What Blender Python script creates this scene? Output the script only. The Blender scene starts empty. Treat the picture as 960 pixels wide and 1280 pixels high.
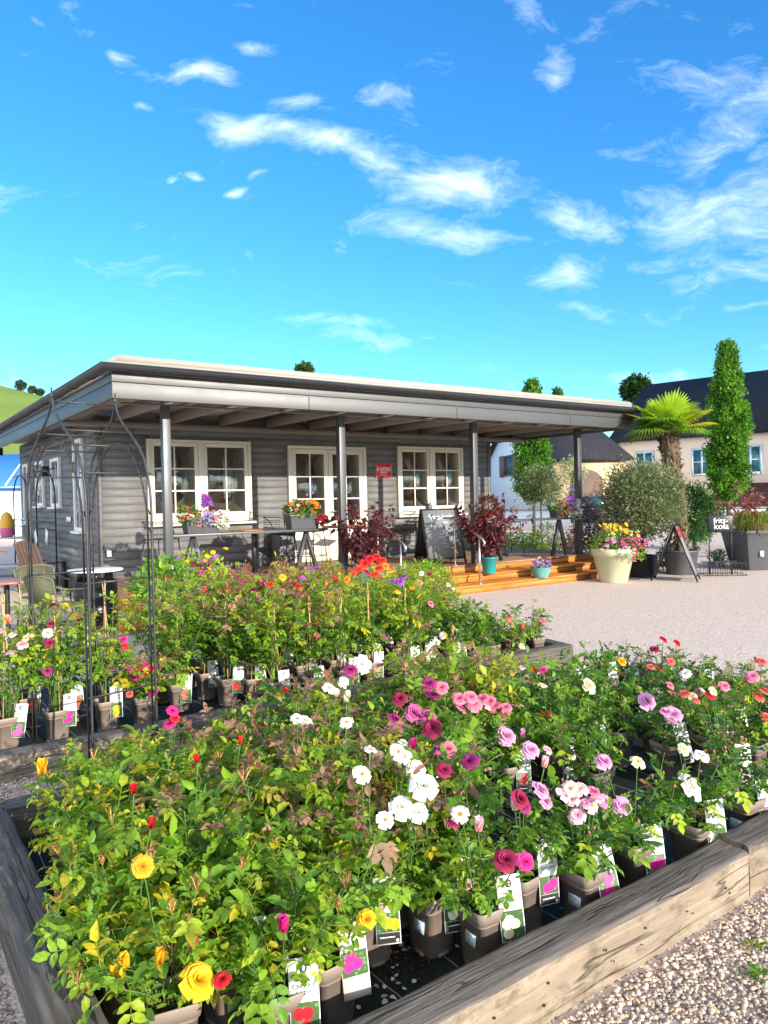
import bpy, math, random
import numpy as np
from math import sin, cos, pi, radians
R = random.Random(7)
NR = np.random.RandomState(7)
SC = bpy.context.scene
COL = SC.collection
# ------------------------------------------------------------------ camera model and site axes
F, PITCH, ROLL, CH = 927.8, .0189, .02, 1.7
TH = .9583
O = np.array([4.1447, 15.8161])
AX = np.array([sin(TH), cos(TH)])          # along the cafe front
NX = np.array([cos(TH), -sin(TH)])         # out of the cafe front
RZ = math.atan2(AX[1], AX[0])

def ray(u, v):
    du, dv = u - 480, v - 640
    c, s = cos(ROLL), sin(ROLL)
    x, y = (du * c - dv * s) / F, (du * s + dv * c) / F
    cp, sp = cos(PITCH), sin(PITCH)
    return np.array([x, cp - y * sp, -sp - y * cp])

def ground(u, v, z=0.):                     # photo point on a level plane
    r = ray(u, v)
    return np.array([0, 0, CH]) + r * ((z - CH) / r[2])

def at_depth(u, v, Y):
    r = ray(u, v)
    return np.array([0, 0, CH]) + r * (Y / r[1])

def front(u, v, d):                         # photo point on a plane parallel to the cafe front -> (s, z)
    r = ray(u, v)
    t = (d - O @ NX) / (-(r[:2] @ NX))
    p = np.array([0, 0, CH]) + r * t
    return float((p[:2] - O) @ AX), float(p[2])

def site(s, d, z=0.):                       # site coordinates -> world
    q = O + AX * s - NX * d
    return np.array([q[0], q[1], z])

def sd(p):
    q = np.asarray(p)[:2] - O
    return float(q @ AX), float(-q @ NX)

def project(p):
    x, y, z = p[0], p[1], p[2] - CH
    zf = y * cos(PITCH) - z * sin(PITCH)
    up = y * sin(PITCH) + z * cos(PITCH)
    u, v = F * x / zf, -F * up / zf
    c, s = cos(ROLL), sin(ROLL)
    return 480 + u * c + v * s, 640 - u * s + v * c

# ------------------------------------------------------------------ mesh builder
class MB:
    def __init__(self):
        self.v, self.n, self.f, self.c = [], 0, [], []
        self.mi = 0
        self.col = (1, 1, 1)

    def add(self, V, faces, col=None, mi=None):
        V = np.asarray(V, float).reshape(-1, 3)
        base = self.n
        self.v.append(V)
        self.n += len(V)
        c = np.asarray(self.col if col is None else col, float)
        if c.ndim == 1:
            c = np.tile(c, (len(V), 1))
        self.c.append(c)
        m = self.mi if mi is None else mi
        if isinstance(faces, np.ndarray):
            self.f.append((faces + base, m))
        else:
            by = {}
            for f in faces:
                by.setdefault(len(f), []).append(f)
            for k, ff in by.items():
                self.f.append((np.array(ff, int) + base, m))

    def box(self, c, s, rot=None, col=None, mi=None, taper=1.):
        x, y, z = [q / 2 for q in s]
        t = taper
        V = np.array([[-x * t, -y * t, -z], [x * t, -y * t, -z], [x * t, y * t, -z], [-x * t, y * t, -z], [-x, -y, z], [x, -y, z], [x, y, z], [-x, y, z]])
        if rot is not None:
            V = V @ np.asarray(rot).T
        self.add(V + np.asarray(c), np.array([[0, 3, 2, 1], [4, 5, 6, 7], [0, 1, 5, 4], [1, 2, 6, 5], [2, 3, 7, 6], [3, 0, 4, 7]]), col, mi)

    def bb(self, x0, x1, y0, y1, z0, z1, **k):
        self.box(((x0 + x1) / 2, (y0 + y1) / 2, (z0 + z1) / 2), (x1 - x0, y1 - y0, z1 - z0), **k)

    def tube(self, pts, r, k=6, col=None, mi=None, cap=True):
        P = np.asarray(pts, float)
        n = len(P)
        r = np.full(n, r) if np.isscalar(r) else np.asarray(r, float)
        T = np.gradient(P, axis=0)
        T /= np.linalg.norm(T, axis=1)[:, None] + 1e-12
        ref = np.array([0, 0, 1.]) if abs(T[0][2]) < .9 else np.array([1., 0, 0])
        u = np.cross(T[0], ref)
        u /= np.linalg.norm(u)
        V = []
        a = np.arange(k) * 2 * pi / k
        for i in range(n):
            u = u - T[i] * (u @ T[i])
            u /= np.linalg.norm(u) + 1e-12
            w = np.cross(T[i], u)
            V.append(P[i] + r[i] * (np.cos(a)[:, None] * u + np.sin(a)[:, None] * w))
        V = np.concatenate(V)
        i, j = np.meshgrid(np.arange(n - 1), np.arange(k), indexing='ij')
        i, j = i.ravel(), j.ravel()
        j2 = (j + 1) % k
        Fq = np.stack([i * k + j, i * k + j2, (i + 1) * k + j2, (i + 1) * k + j], 1)
        self.add(V, Fq, col, mi)
        if cap:
            self.f.append((np.array([list(range(k))[::-1]]) + self.n - len(V), self.mi if mi is None else mi))
            self.f.append((np.array([list(range((n - 1) * k, n * k))]) + self.n - len(V), self.mi if mi is None else mi))

    def lathe(self, prof, k=24, c=(0, 0, 0), col=None, mi=None, sx=1., sy=1.):
        a = np.arange(k) * 2 * pi / k
        V = np.concatenate([np.stack([np.cos(a) * r * sx, np.sin(a) * r * sy, np.full(k, z)], 1) for r, z in prof]) + np.asarray(c)
        n = len(prof)
        i, j = np.meshgrid(np.arange(n - 1), np.arange(k), indexing='ij')
        i, j = i.ravel(), j.ravel()
        j2 = (j + 1) % k
        self.add(V, np.stack([i * k + j, i * k + j2, (i + 1) * k + j2, (i + 1) * k + j], 1), col, mi)

    def prism(self, poly, axis_o, ex, ey, ez, depth, col=None, mi=None):   # poly in (ex,ey) extruded along ez
        P = np.asarray(poly, float)
        n = len(P)
        o, ex, ey, ez = map(lambda q: np.asarray(q, float), (axis_o, ex, ey, ez))
        A = o + P[:, :1] * ex + P[:, 1:] * ey
        V = np.concatenate([A, A + ez * depth])
        fs = [list(range(n))[::-1], list(range(n, 2 * n))] + [[i, (i + 1) % n, n + (i + 1) % n, n + i] for i in range(n)]
        self.add(V, fs, col, mi)

    def build(self, name, mats, parent=None, smooth=False, loc=None, rz=None, bevel=0):
        me = bpy.data.meshes.new(name)
        V = np.concatenate(self.v)
        C = np.concatenate(self.c)
        me.vertices.add(len(V))
        me.vertices.foreach_set('co', V.ravel())
        loops, starts, tot, mis, o = [], [], [], [], 0
        for f, m in self.f:
            k = f.shape[1]
            loops.append(f.ravel())
            starts.append(o + np.arange(len(f)) * k)
            tot.append(np.full(len(f), k))
            mis.append(np.full(len(f), m))
            o += f.size
        loops = np.concatenate(loops)
        starts = np.concatenate(starts)
        me.loops.add(len(loops))
        me.loops.foreach_set('vertex_index', loops.astype(np.int32))
        me.polygons.add(len(starts))
        me.polygons.foreach_set('loop_start', starts.astype(np.int32))
        me.polygons.foreach_set('material_index', np.concatenate(mis).astype(np.int32))
        if smooth:
            me.polygons.foreach_set('use_smooth', np.ones(len(starts), bool))
        at = me.color_attributes.new('tint', 'FLOAT_COLOR', 'POINT')
        at.data.foreach_set('color', np.concatenate([C, np.ones((len(C), 1))], 1).astype(np.float32).ravel())
        for m in (mats if isinstance(mats, (list, tuple)) else [mats]):
            me.materials.append(m)
        me.update(calc_edges=True)
        me.validate()
        return link(name, me, parent, loc, rz, bevel)

def link(name, me, parent=None, loc=None, rz=None, bevel=0):
    o = bpy.data.objects.new(name, me)
    COL.objects.link(o)
    if parent is not None:
        o.parent = parent
    if loc is not None:
        o.location = [float(q) for q in loc]
    if rz is not None:
        o.rotation_euler.z = rz
    if bevel:
        b = o.modifiers.new('edge', 'BEVEL')
        b.width = bevel
        b.segments = 2
        b.limit_method = 'ANGLE'
    return o

def tag(o, label=None, cat=None, group=None, kind=None):
    if label: o['label'] = label
    if cat: o['category'] = cat
    if group: o['group'] = group
    if kind: o['kind'] = kind
    return o

def thing(name, label, cat, loc=(0, 0, 0), rz=0., group=None):
    o = bpy.data.objects.new(name, None)
    COL.objects.link(o)
    o.empty_display_size = .1
    o.location = [float(q) for q in loc]
    o.rotation_euler.z = rz
    return tag(o, label, cat, group)

def copy_tree(o, parent=None):
    c = o.copy()
    COL.objects.link(c)
    if parent is not None:
        c.parent = parent
    for ch in list(o.children):
        copy_tree(ch, c)
    return c

def rotz(a):
    return np.array([[cos(a), -sin(a), 0], [sin(a), cos(a), 0], [0, 0, 1]])

def rotx(a):
    return np.array([[1, 0, 0], [0, cos(a), -sin(a)], [0, sin(a), cos(a)]])

def roty(a):
    return np.array([[cos(a), 0, sin(a)], [0, 1, 0], [-sin(a), 0, cos(a)]])

_txt = {}
def text_geo(s, size):
    key = s
    if key not in _txt:
        cu = bpy.data.curves.new('lettering', 'FONT')
        cu.body = s
        cu.size = 1.
        cu.align_x = 'CENTER'
        cu.align_y = 'CENTER'
        cu.resolution_u = 2
        ob = bpy.data.objects.new('lettering', cu)
        COL.objects.link(ob)
        dg = bpy.context.evaluated_depsgraph_get()
        me = ob.evaluated_get(dg).to_mesh()
        V = np.array([v.co[:] for v in me.vertices])
        fs = [list(p.vertices) for p in me.polygons]
        ob.evaluated_get(dg).to_mesh_clear()
        bpy.data.objects.remove(ob)
        _txt[key] = (V, fs)
    V, fs = _txt[key]
    return V * size, fs

def put_text(mb, s, size, o, ex, ey, mi, squash=1.):
    V, fs = text_geo(s, size)
    o, ex, ey = map(lambda q: np.asarray(q, float), (o, ex, ey))
    mb.add(o + V[:, :1] * ex * squash + V[:, 1:2] * ey, fs, mi=mi)

# ------------------------------------------------------------------ materials
def new_mat(name):
    m = bpy.data.materials.new(name)
    m.use_nodes = True
    m.node_tree.nodes.clear()
    return m, m.node_tree

class NT:
    def __init__(self, nt):
        self.nt = nt

    def n(self, t, ins=None, **props):
        nd = self.nt.nodes.new(t)
        for k, v in props.items():
            setattr(nd, k, v)
        for k, v in (ins or {}).items():
            s = nd.inputs[k]
            if isinstance(v, bpy.types.NodeSocket):
                self.nt.links.new(v, s)
            else:
                s.default_value = v
        return nd

    def math(self, op, a, b=0., c=0., clamp=False):
        return self.n('ShaderNodeMath', {0: a, 1: b, 2: c}, operation=op, use_clamp=clamp).outputs[0]

    def mix(self, f, a, b, mode='MIX'):
        nd = self.n('ShaderNodeMix', None, data_type='RGBA', blend_type=mode)
        for i, v in ((0, f), (6, a), (7, b)):
            if isinstance(v, bpy.types.NodeSocket):
                self.nt.links.new(v, nd.inputs[i])
            else:
                nd.inputs[i].default_value = v if i == 0 else (*v[:3], 1)
        return nd.outputs[2]

    def ramp(self, f, stops):
        nd = self.n('ShaderNodeValToRGB', {0: f})
        e = nd.color_ramp.elements
        while len(e) < len(stops):
            e.new(.5)
        for q, (p, c) in zip(e, stops):
            q.position = p
            q.color = (*c, 1) if len(c) == 3 else c
        return nd.outputs[0]

    def noise(self, vec, scale, detail=4., rough=.55, dist=0.):
        return self.n('ShaderNodeTexNoise', {'Vector': vec, 'Scale': scale, 'Detail': detail, 'Roughness': rough, 'Distortion': dist}).outputs[0]

    def scale(self, vec, s):
        return self.n('ShaderNodeMapping', {'Vector': vec, 'Scale': s}).outputs[0]

    def bump(self, h, strength, dist=.01):
        return self.n('ShaderNodeBump', {'Height': h, 'Strength': strength, 'Distance': dist}).outputs[0]

def plain(name, col, rough=.6, metal=0., var=.12, scale=8., bump=0., spec=.5, grime=None, coord='Object'):
    m, nt = new_mat(name)
    g = NT(nt)
    tc = g.n('ShaderNodeTexCoord').outputs[coord]
    nz = g.noise(tc, scale, 5.)
    c = g.mix(nz, [q * (1 - var) for q in col], [min(1, q * (1 + var)) for q in col])
    if grime:
        nz2 = g.noise(tc, scale * .35, 6., .7)
        c = g.mix(g.ramp(nz2, [(.5, (0, 0, 0)), (.68, (1, 1, 1))]), c, grime)
    b = g.n('ShaderNodeBsdfPrincipled', {'Base Color': c, 'Metallic': metal, 'Specular IOR Level': spec,
            'Roughness': g.math('MULTIPLY_ADD', nz, .2, rough - .1)})
    if bump:
        nt.links.new(g.bump(g.noise(tc, scale * 6, 3.), bump, .004), b.inputs['Normal'])
    o = g.n('ShaderNodeOutputMaterial', {0: b.outputs[0]})
    return m

def leafy(name, rough=.45, trans=.3, spec=.4, tcol=(1.5, 1.55, .55)):
    m, nt = new_mat(name)
    g = NT(nt)
    at = g.n('ShaderNodeAttribute', attribute_name='tint').outputs[0]
    tc = g.n('ShaderNodeTexCoord').outputs['Object']
    nz = g.noise(tc, 60., 2.)
    c = g.mix(1., at, g.ramp(nz, [(.3, (.8, .8, .8)), (.7, (1.15, 1.15, 1.1))]), 'MULTIPLY')
    b = g.n('ShaderNodeBsdfPrincipled', {'Base Color': c, 'Roughness': rough, 'Specular IOR Level': spec})
    t = g.n('ShaderNodeBsdfTranslucent', {'Color': g.mix(1., c, tcol, 'MULTIPLY')})
    x = g.n('ShaderNodeMixShader', {0: trans, 1: b.outputs[0], 2: t.outputs[0]})
    g.n('ShaderNodeOutputMaterial', {0: x.outputs[0]})
    return m

def tinted(name, rough=.6, metal=0., spec=.5):
    m, nt = new_mat(name)
    g = NT(nt)
    at = g.n('ShaderNodeAttribute', attribute_name='tint').outputs[0]
    tc = g.n('ShaderNodeTexCoord').outputs['Object']
    c = g.mix(1., at, g.ramp(g.noise(tc, 12., 4.), [(.3, (.82, .82, .82)), (.7, (1.1, 1.1, 1.1))]), 'MULTIPLY')
    b = g.n('ShaderNodeBsdfPrincipled', {'Base Color': c, 'Roughness': rough, 'Metallic': metal, 'Specular IOR Level': spec})
    g.n('ShaderNodeOutputMaterial', {0: b.outputs[0]})
    return m

def wood(name, c1, c2, c3, grain=(1., 14., 14.), rough=.75, bump=.5, cracks=True, stain=None, crackamt=.8, edge=None):
    m, nt = new_mat(name)
    g = NT(nt)
    tc = g.n('ShaderNodeTexCoord').outputs['Object']
    v = g.scale(tc, grain)
    n1 = g.noise(v, 3., 6., .6, .6)
    n2 = g.noise(tc, 2.2, 5., .6)
    c = g.ramp(n1, [(.25, c1), (.5, c2), (.75, c3)])
    c = g.mix(g.ramp(n2, [(.35, (0, 0, 0)), (.7, (.5, .5, .5))]), c, c1)
    if stain:
        n4 = g.noise(g.scale(tc, (1.5, 3., 3.)), 4., 8., .75)
        c = g.mix(g.ramp(n4, [(.5, (0, 0, 0)), (.62, (.75, .75, .75))]), c, stain)
    if edge:
        zz = g.n('ShaderNodeSeparateXYZ', {0: tc}).outputs[2]
        e = g.math('ADD', g.math('MULTIPLY_ADD', zz, 9., -1.62), g.math('MULTIPLY_ADD', g.noise(g.scale(tc, (.8, 1, 1)), 6., 6., .7), 2.2, -1.0))
        c = g.mix(g.ramp(e, [(.2, (0, 0, 0)), (.55, (.85, .85, .85))]), c, edge)
    h = n1
    if cracks:
        n3 = g.noise(g.scale(tc, (.22, grain[1] * .5, grain[2] * .5)), 1.7, 3., .6, .5)
        k = g.math('ABSOLUTE', g.math('SUBTRACT', n3, .5))
        k = g.ramp(k, [(.0, (1, 1, 1)), (.012, (0, 0, 0))])
        c = g.mix(g.math('MULTIPLY', k, crackamt), c, (.015, .012, .01))
        h = g.math('SUBTRACT', n1, g.math('MULTIPLY', k, .8))
    b = g.n('ShaderNodeBsdfPrincipled', {'Base Color': c, 'Roughness': rough, 'Specular IOR Level': .3, 'Normal': g.bump(h, bump, .01)})
    g.n('ShaderNodeOutputMaterial', {0: b.outputs[0]})
    return m

def gravel_mat():
    m, nt = new_mat('gravel')
    g = NT(nt)
    tc = g.n('ShaderNodeTexCoord').outputs['Object']
    wv = g.n('ShaderNodeVectorMath', {0: tc, 1: g.n('ShaderNodeTexNoise', {'Vector': tc, 'Scale': 40., 'Detail': 2.}).outputs[1]}, operation='MULTIPLY_ADD')
    wv.inputs[2].default_value = (0, 0, 0)
    vo = g.n('ShaderNodeTexVoronoi', {'Vector': tc, 'Scale': 75., 'Randomness': 1.})
    sep = g.n('ShaderNodeSeparateColor', {0: vo.outputs['Color']})
    c = g.ramp(sep.outputs[0], [(0., (.33, .24, .18)), (.2, (.55, .43, .35)), (.55, (.75, .61, .51)), (.8, (.82, .71, .62)), (1., (.58, .43, .33))])
    big = g.noise(g.scale(tc, (.5, 1.3, 1.)), .8, 7., .68)
    c = g.mix(g.ramp(big, [(.38, (0, 0, 0)), (.62, (.6, .6, .6))]), c, (.64, .51, .42))
    d = g.ramp(vo.outputs['Distance'], [(.35, (1, 1, 1)), (.75, (.78, .75, .72))])
    c = g.mix(.55, c, g.mix(1., c, d, 'MULTIPLY'))
    h = g.math('SUBTRACT', 1., vo.outputs['Distance'])
    b = g.n('ShaderNodeBsdfPrincipled', {'Base Color': c, 'Roughness': .9, 'Specular IOR Level': .15, 'Normal': g.bump(h, .55, .008)})
    g.n('ShaderNodeOutputMaterial', {0: b.outputs[0]})
    return m

def fabric_mat():
    m, nt = new_mat('woven weed fabric')
    g = NT(nt)
    tc = g.n('ShaderNodeTexCoord').outputs['Object']
    sp = g.n('ShaderNodeSeparateXYZ', {0: g.n('ShaderNodeVectorMath', {0: tc, 1: g.n('ShaderNodeTexNoise', {'Vector': tc, 'Scale': 3.}).outputs[1]}, operation='ADD').outputs[0]})
    sp2 = g.n('ShaderNodeSeparateXYZ', {0: tc})
    def lines(a, w, thr):
        k = g.math('ABSOLUTE', g.math('SUBTRACT', g.math('FRACT', g.math('DIVIDE', a, w)), .5))
        return g.math('LESS_THAN', k, thr)
    nzl = g.math('MULTIPLY', g.noise(tc, 2.5, 2.), .05)
    l = g.math('MAXIMUM', lines(g.math('ADD', sp2.outputs[0], nzl), .26, .007), lines(g.math('ADD', sp2.outputs[1], nzl), .34, .005))
    nz = g.noise(tc, 6., 6., .7)
    c = g.ramp(nz, [(.3, (.008, .011, .012)), (.6, (.014, .018, .018)), (.8, (.05, .045, .035))])
    c = g.mix(l, c, (.32, .33, .31))
    wv = g.n('ShaderNodeTexWave', {'Vector': tc, 'Scale': 90.}).outputs[0]
    b = g.n('ShaderNodeBsdfPrincipled', {'Base Color': c, 'Roughness': .75, 'Specular IOR Level': .3, 'Normal': g.bump(g.math('ADD', wv, g.noise(tc, 9., 3.)), .35, .01)})
    g.n('ShaderNodeOutputMaterial', {0: b.outputs[0]})
    return m

def siding_mat():
    m, nt = new_mat('grey painted boards')
    g = NT(nt)
    tc = g.n('ShaderNodeTexCoord').outputs['Object']
    n1 = g.noise(g.scale(tc, (1.2, 1.2, 26.)), 2.5, 7., .65)
    sz = g.n('ShaderNodeSeparateXYZ', {0: tc}).outputs[2]
    n2 = g.n('ShaderNodeTexWhiteNoise', {'W': g.math('FLOOR', g.math('DIVIDE', g.math('SUBTRACT', sz, .3), .137))}, noise_dimensions='1D').outputs[0]
    n3 = g.noise(g.scale(tc, (3., 3., .7)), 2., 6., .7)
    c = g.ramp(n1, [(.25, (.10, .101, .105)), (.5, (.165, .165, .167)), (.75, (.22, .217, .216))])
    c = g.mix(1., c, g.ramp(n2, [(.0, (.84, .84, .86)), (1., (1.12, 1.1, 1.08))]), 'MULTIPLY')
    c = g.mix(g.ramp(n3, [(.55, (0, 0, 0)), (.75, (.35, .35, .35))]), c, (.11, .10, .095))
    b = g.n('ShaderNodeBsdfPrincipled', {'Base Color': c, 'Roughness': .62, 'Specular IOR Level': .35, 'Normal': g.bump(n1, .3, .006)})
    g.n('ShaderNodeOutputMaterial', {0: b.outputs[0]})
    return m

def glass_mat(name, tint=(.86, .9, .9), rmin=.06, rough=.01):
    m, nt = new_mat(name)
    g = NT(nt)
    fr = g.n('ShaderNodeFresnel', {'IOR': 1.5}).outputs[0]
    tc = g.n('ShaderNodeTexCoord').outputs['Object']
    gl = g.n('ShaderNodeBsdfGlossy', {'Color': (1, 1, 1, 1), 'Roughness': rough})
    tr = g.n('ShaderNodeBsdfTransparent', {'Color': (*tint, 1)})
    x = g.n('ShaderNodeMixShader', {0: g.math('ADD', g.math('MULTIPLY', fr, 1.5), rmin, clamp=True), 1: tr.outputs[0], 2: gl.outputs[0]})
    g.n('ShaderNodeOutputMaterial', {0: x.outputs[0]})
    return m

def tile_mat(name, c1, c2, sx, sy):
    m, nt = new_mat(name)
    g = NT(nt)
    tc = g.n('ShaderNodeTexCoord').outputs['Object']
    br = g.n('ShaderNodeTexBrick', {'Vector': tc, 'Color1': (*c1, 1), 'Color2': (*c2, 1), 'Mortar': (c1[0] * .4, c1[1] * .4, c1[2] * .4, 1), 'Scale': 1.,
             'Mortar Size': .02, 'Brick Width': sx, 'Row Height': sy})
    c = g.mix(g.noise(tc, .8, 6.), br.outputs[0], [q * .6 for q in c1])
    b = g.n('ShaderNodeBsdfPrincipled', {'Base Color': c, 'Roughness': .8, 'Specular IOR Level': .25, 'Normal': g.bump(br.outputs[1], -.5, .03)})
    g.n('ShaderNodeOutputMaterial', {0: b.outputs[0]})
    return m

def emit_mat(name, col, st):
    m, nt = new_mat(name)
    g = NT(nt)
    e = g.n('ShaderNodeEmission', {'Color': (*col, 1), 'Strength': st})
    g.n('ShaderNodeOutputMaterial', {0: e.outputs[0]})
    return m

def bark_mat(name, c1, c2, sc=12.):
    m, nt = new_mat(name)
    g = NT(nt)
    tc = g.n('ShaderNodeTexCoord').outputs['Object']
    n1 = g.noise(g.scale(tc, (1, 1, .3)), sc, 6., .65)
    b = g.n('ShaderNodeBsdfPrincipled', {'Base Color': g.ramp(n1, [(.3, c1), (.7, c2)]), 'Roughness': .9, 'Specular IOR Level': .2, 'Normal': g.bump(n1, .8, .02)})
    g.n('ShaderNodeOutputMaterial', {0: b.outputs[0]})
    return m

M = {}
M['leaf'] = leafy('rose leaf', .45, .48, .35)
M['fine'] = leafy('fine leaf', .55, .40)
M['petal'] = leafy('petal', .6, .32, .2, (1.1, 1.05, 1.05))
M['stem'] = tinted('green stem', .55)
M['pot'] = plain('taupe plastic pot', (.235, .185, .155), .5, var=.08, bump=.1)
M['soil'] = plain('potting soil', (.035, .024, .016), .95, var=.6, scale=60, bump=.8)
M['label'] = plain('price label paper', (.55, .68, .82), .5, var=.04)
M['card'] = plain('white plastic tag', (.83, .83, .80), .4, var=.03)
M['cream_card'] = plain('cream plastic tag', (.80, .74, .58), .4, var=.03)
M['ink'] = plain('black print', (.02, .02, .022), .5)
M['grey_ink'] = plain('grey print', (.28, .28, .28), .5)
M['print'] = tinted('colour print', .4)
M['sleeper_top'] = wood('weathered sleeper', (.062, .052, .044), (.135, .116, .10), (.235, .205, .175), (1.1, 16, 16), .85, .7)
M['sleeper_face'] = wood('pale sleeper face', (.17, .132, .095), (.30, .24, .175), (.40, .335, .255), (1., 9, 9), .85, .8, True, (.12, .09, .055), .7, (.10, .085, .07))
M['deck'] = wood('oiled larch', (.36, .13, .03), (.56, .22, .045), (.66, .30, .07), (1., 20, 20), .5, .2, False)
M['deck_floor'] = wood('trodden larch boards', (.24, .13, .07), (.36, .20, .11), (.42, .27, .17), (1., 20, 20), .6, .2, False)
M['siding'] = siding_mat()
M['fascia'] = plain('grey folded metal', (.105, .107, .11), .5, .5, .06, 2.)
M['gutter'] = plain('dark grey zinc', (.075, .08, .088), .4, .6, .15, 6.)
M['roofmetal'] = plain('pale roof sheet', (.40, .37, .32), .5, .2, .1, 3.)
M['soffit'] = plain('dark soffit boards', (.16, .135, .12), .7, var=.2, scale=4.)
M['rafter'] = plain('grey rafter', (.25, .22, .20), .65, var=.12, scale=5.)
M['post'] = plain('anthracite post', (.075, .078, .084), .42, .3, .06, 5.)
M['frame'] = plain('cream window paint', (.66, .61, .52), .4, var=.05, scale=3., grime=None)
M['glass'] = glass_mat('window glass')
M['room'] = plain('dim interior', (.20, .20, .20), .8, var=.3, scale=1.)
M['roomblue'] = plain('blue interior wall', (.03, .10, .25), .8, var=.3, scale=1.)
M['curtain'] = plain('net curtain', (.48, .46, .41), .9, var=.15, scale=6.)
M['red_sign'] = plain('red enamel', (.55, .012, .03), .35, var=.05)
M['white'] = plain('white paint', (.78, .78, .76), .5, var=.04)
M['dark'] = plain('black steel', (.025, .026, .029), .42, .4, .15, 9.)
M['arch'] = plain('powder coated arch steel', (.05, .05, .055), .5, .5, .25, 30., grime=(.12, .085, .06))
M['wire'] = plain('dark wire', (.05, .053, .055), .5, .4, .1)
M['tabletop'] = wood('orange table top', (.42, .16, .05), (.56, .24, .08), (.62, .30, .11), (2, 20, 20), .45, .1, False)
M['redtop'] = wood('reddish table top', (.24, .10, .075), (.36, .17, .13), (.45, .25, .2), (2, 20, 20), .35, .1, False)
M['olive'] = plain('olive cord', (.13, .14, .075), .7, var=.15, scale=20.)
M['oliveframe'] = plain('olive steel frame', (.12, .13, .08), .5, .2)
M['chalk'] = plain('sun-glossed chalkboard', (.20, .21, .215), .5, var=.1, scale=3.)  # black board greyed: sun-lit gloss put into the colour
M['chalkdark'] = plain('black board', (.012, .012, .02), .6, var=.1)
M['chalkwhite'] = plain('chalk paint', (.82, .84, .84), .8, var=.06)
M['teal'] = plain('teal glaze', (.015, .25, .27), .25, var=.1)
M['teal2'] = plain('soft green glaze', (.09, .30, .27), .35, var=.15, grime=(.2, .36, .33))
M['cream_pot'] = plain('sage cream pot', (.50, .50, .33), .5, var=.05, bump=.05)
M['black_pot'] = plain('black nursery pot', (.022, .025, .032), .45, var=.2)
M['trough'] = plain('grey trough', (.085, .09, .10), .5, var=.1)
M['drum'] = plain('black oil drum', (.012, .013, .016), .3, .0, .2)
M['steel'] = plain('brushed steel', (.55, .54, .52), .32, .9, .05)
M['bamboo'] = tinted('bamboo cane', .5)
M['gravel'] = gravel_mat()
M['pebble'] = tinted('pebble', .85, 0., .2)
M['fabric'] = fabric_mat()
M['bark'] = bark_mat('bark', (.05, .04, .03), (.16, .13, .10))
M['palmbark'] = bark_mat('palm fibre', (.05, .032, .02), (.20, .14, .09), 25.)
M['wallcream'] = plain('cream render', (.72, .60, .48), .9, var=.06, scale=.6)
M['wallwhite'] = plain('white render', (.70, .72, .74), .9, var=.05, scale=.6)
M['wallsunlit'] = plain('sunlit ochre tint', (.62, .46, .26), .9, var=.06, scale=.6)  # warm sunlight on the whitish render put into the colour
M['slate'] = tile_mat('dark roof tiles', (.026, .027, .036), (.04, .04, .048), .3, .35)
M['redtile'] = tile_mat('red brown roof tiles', (.16, .055, .06), (.22, .09, .085), .3, .35)
M['bluewin'] = plain('pale blue trim', (.42, .55, .66), .6, var=.04)
M['hillgrass'] = plain('hill meadow', (.15, .215, .05), .95, var=.4, scale=.03, spec=.1)
M['lawn'] = leafy('lawn blades', .6, .3)
M['paving'] = plain('grey kerb stone', (.30, .29, .28), .85, var=.15, scale=6., bump=.3)
M['greenhouse'] = plain('sky tinted greenhouse roof', (.06, .22, .62), .25, .2, .2, .5)  # reflected sky painted in as the roof's blue
M['brownwood'] = wood('brown stained slats', (.09, .06, .045), (.15, .10, .08), (.2, .15, .12), (14, 14, 1), .7, .3, False)
M['lamp'] = emit_mat('glowing bulb', (1., .78, .42), 6.)
M['lampshade'] = emit_mat('lit amber shade', (1., .55, .10), 1.1)
M['carpaint'] = plain('dark car paint', (.02, .03, .045), .2, .3, .05)
M['carglass'] = plain('car glass', (.02, .09, .11), .08, .0, .3, 1.5)
M['rubber'] = plain('tyre rubber', (.02, .02, .02), .8)
M['yellowtoy'] = plain('yellow enamel', (.75, .42, .03), .4)
M['pinktoy'] = plain('pink enamel', (.60, .12, .30), .4)
# ------------------------------------------------------------------ plants
LV = np.array([[0, 0, 0], [.28, -.40, .08], [.28, .40, .08], [.33, 0, 0], [.68, -.36, .05], [.68, .36, .05], [.70, 0, -.03], [1, 0, -.12]])
LF = np.array([[0, 1, 3], [0, 3, 2], [4, 7, 6], [6, 7, 5]])
LQ = np.array([[1, 4, 6, 3], [3, 6, 5, 2]])
LSV = np.array([[0, 0, 0], [.5, -.5, .06], [.5, .5, .06], [1, 0, -.08]])   # light leaf for distant crowns

def unit(v):
    v = np.asarray(v, float)
    return v / (np.linalg.norm(v, axis=-1, keepdims=True) + 1e-12)

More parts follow.
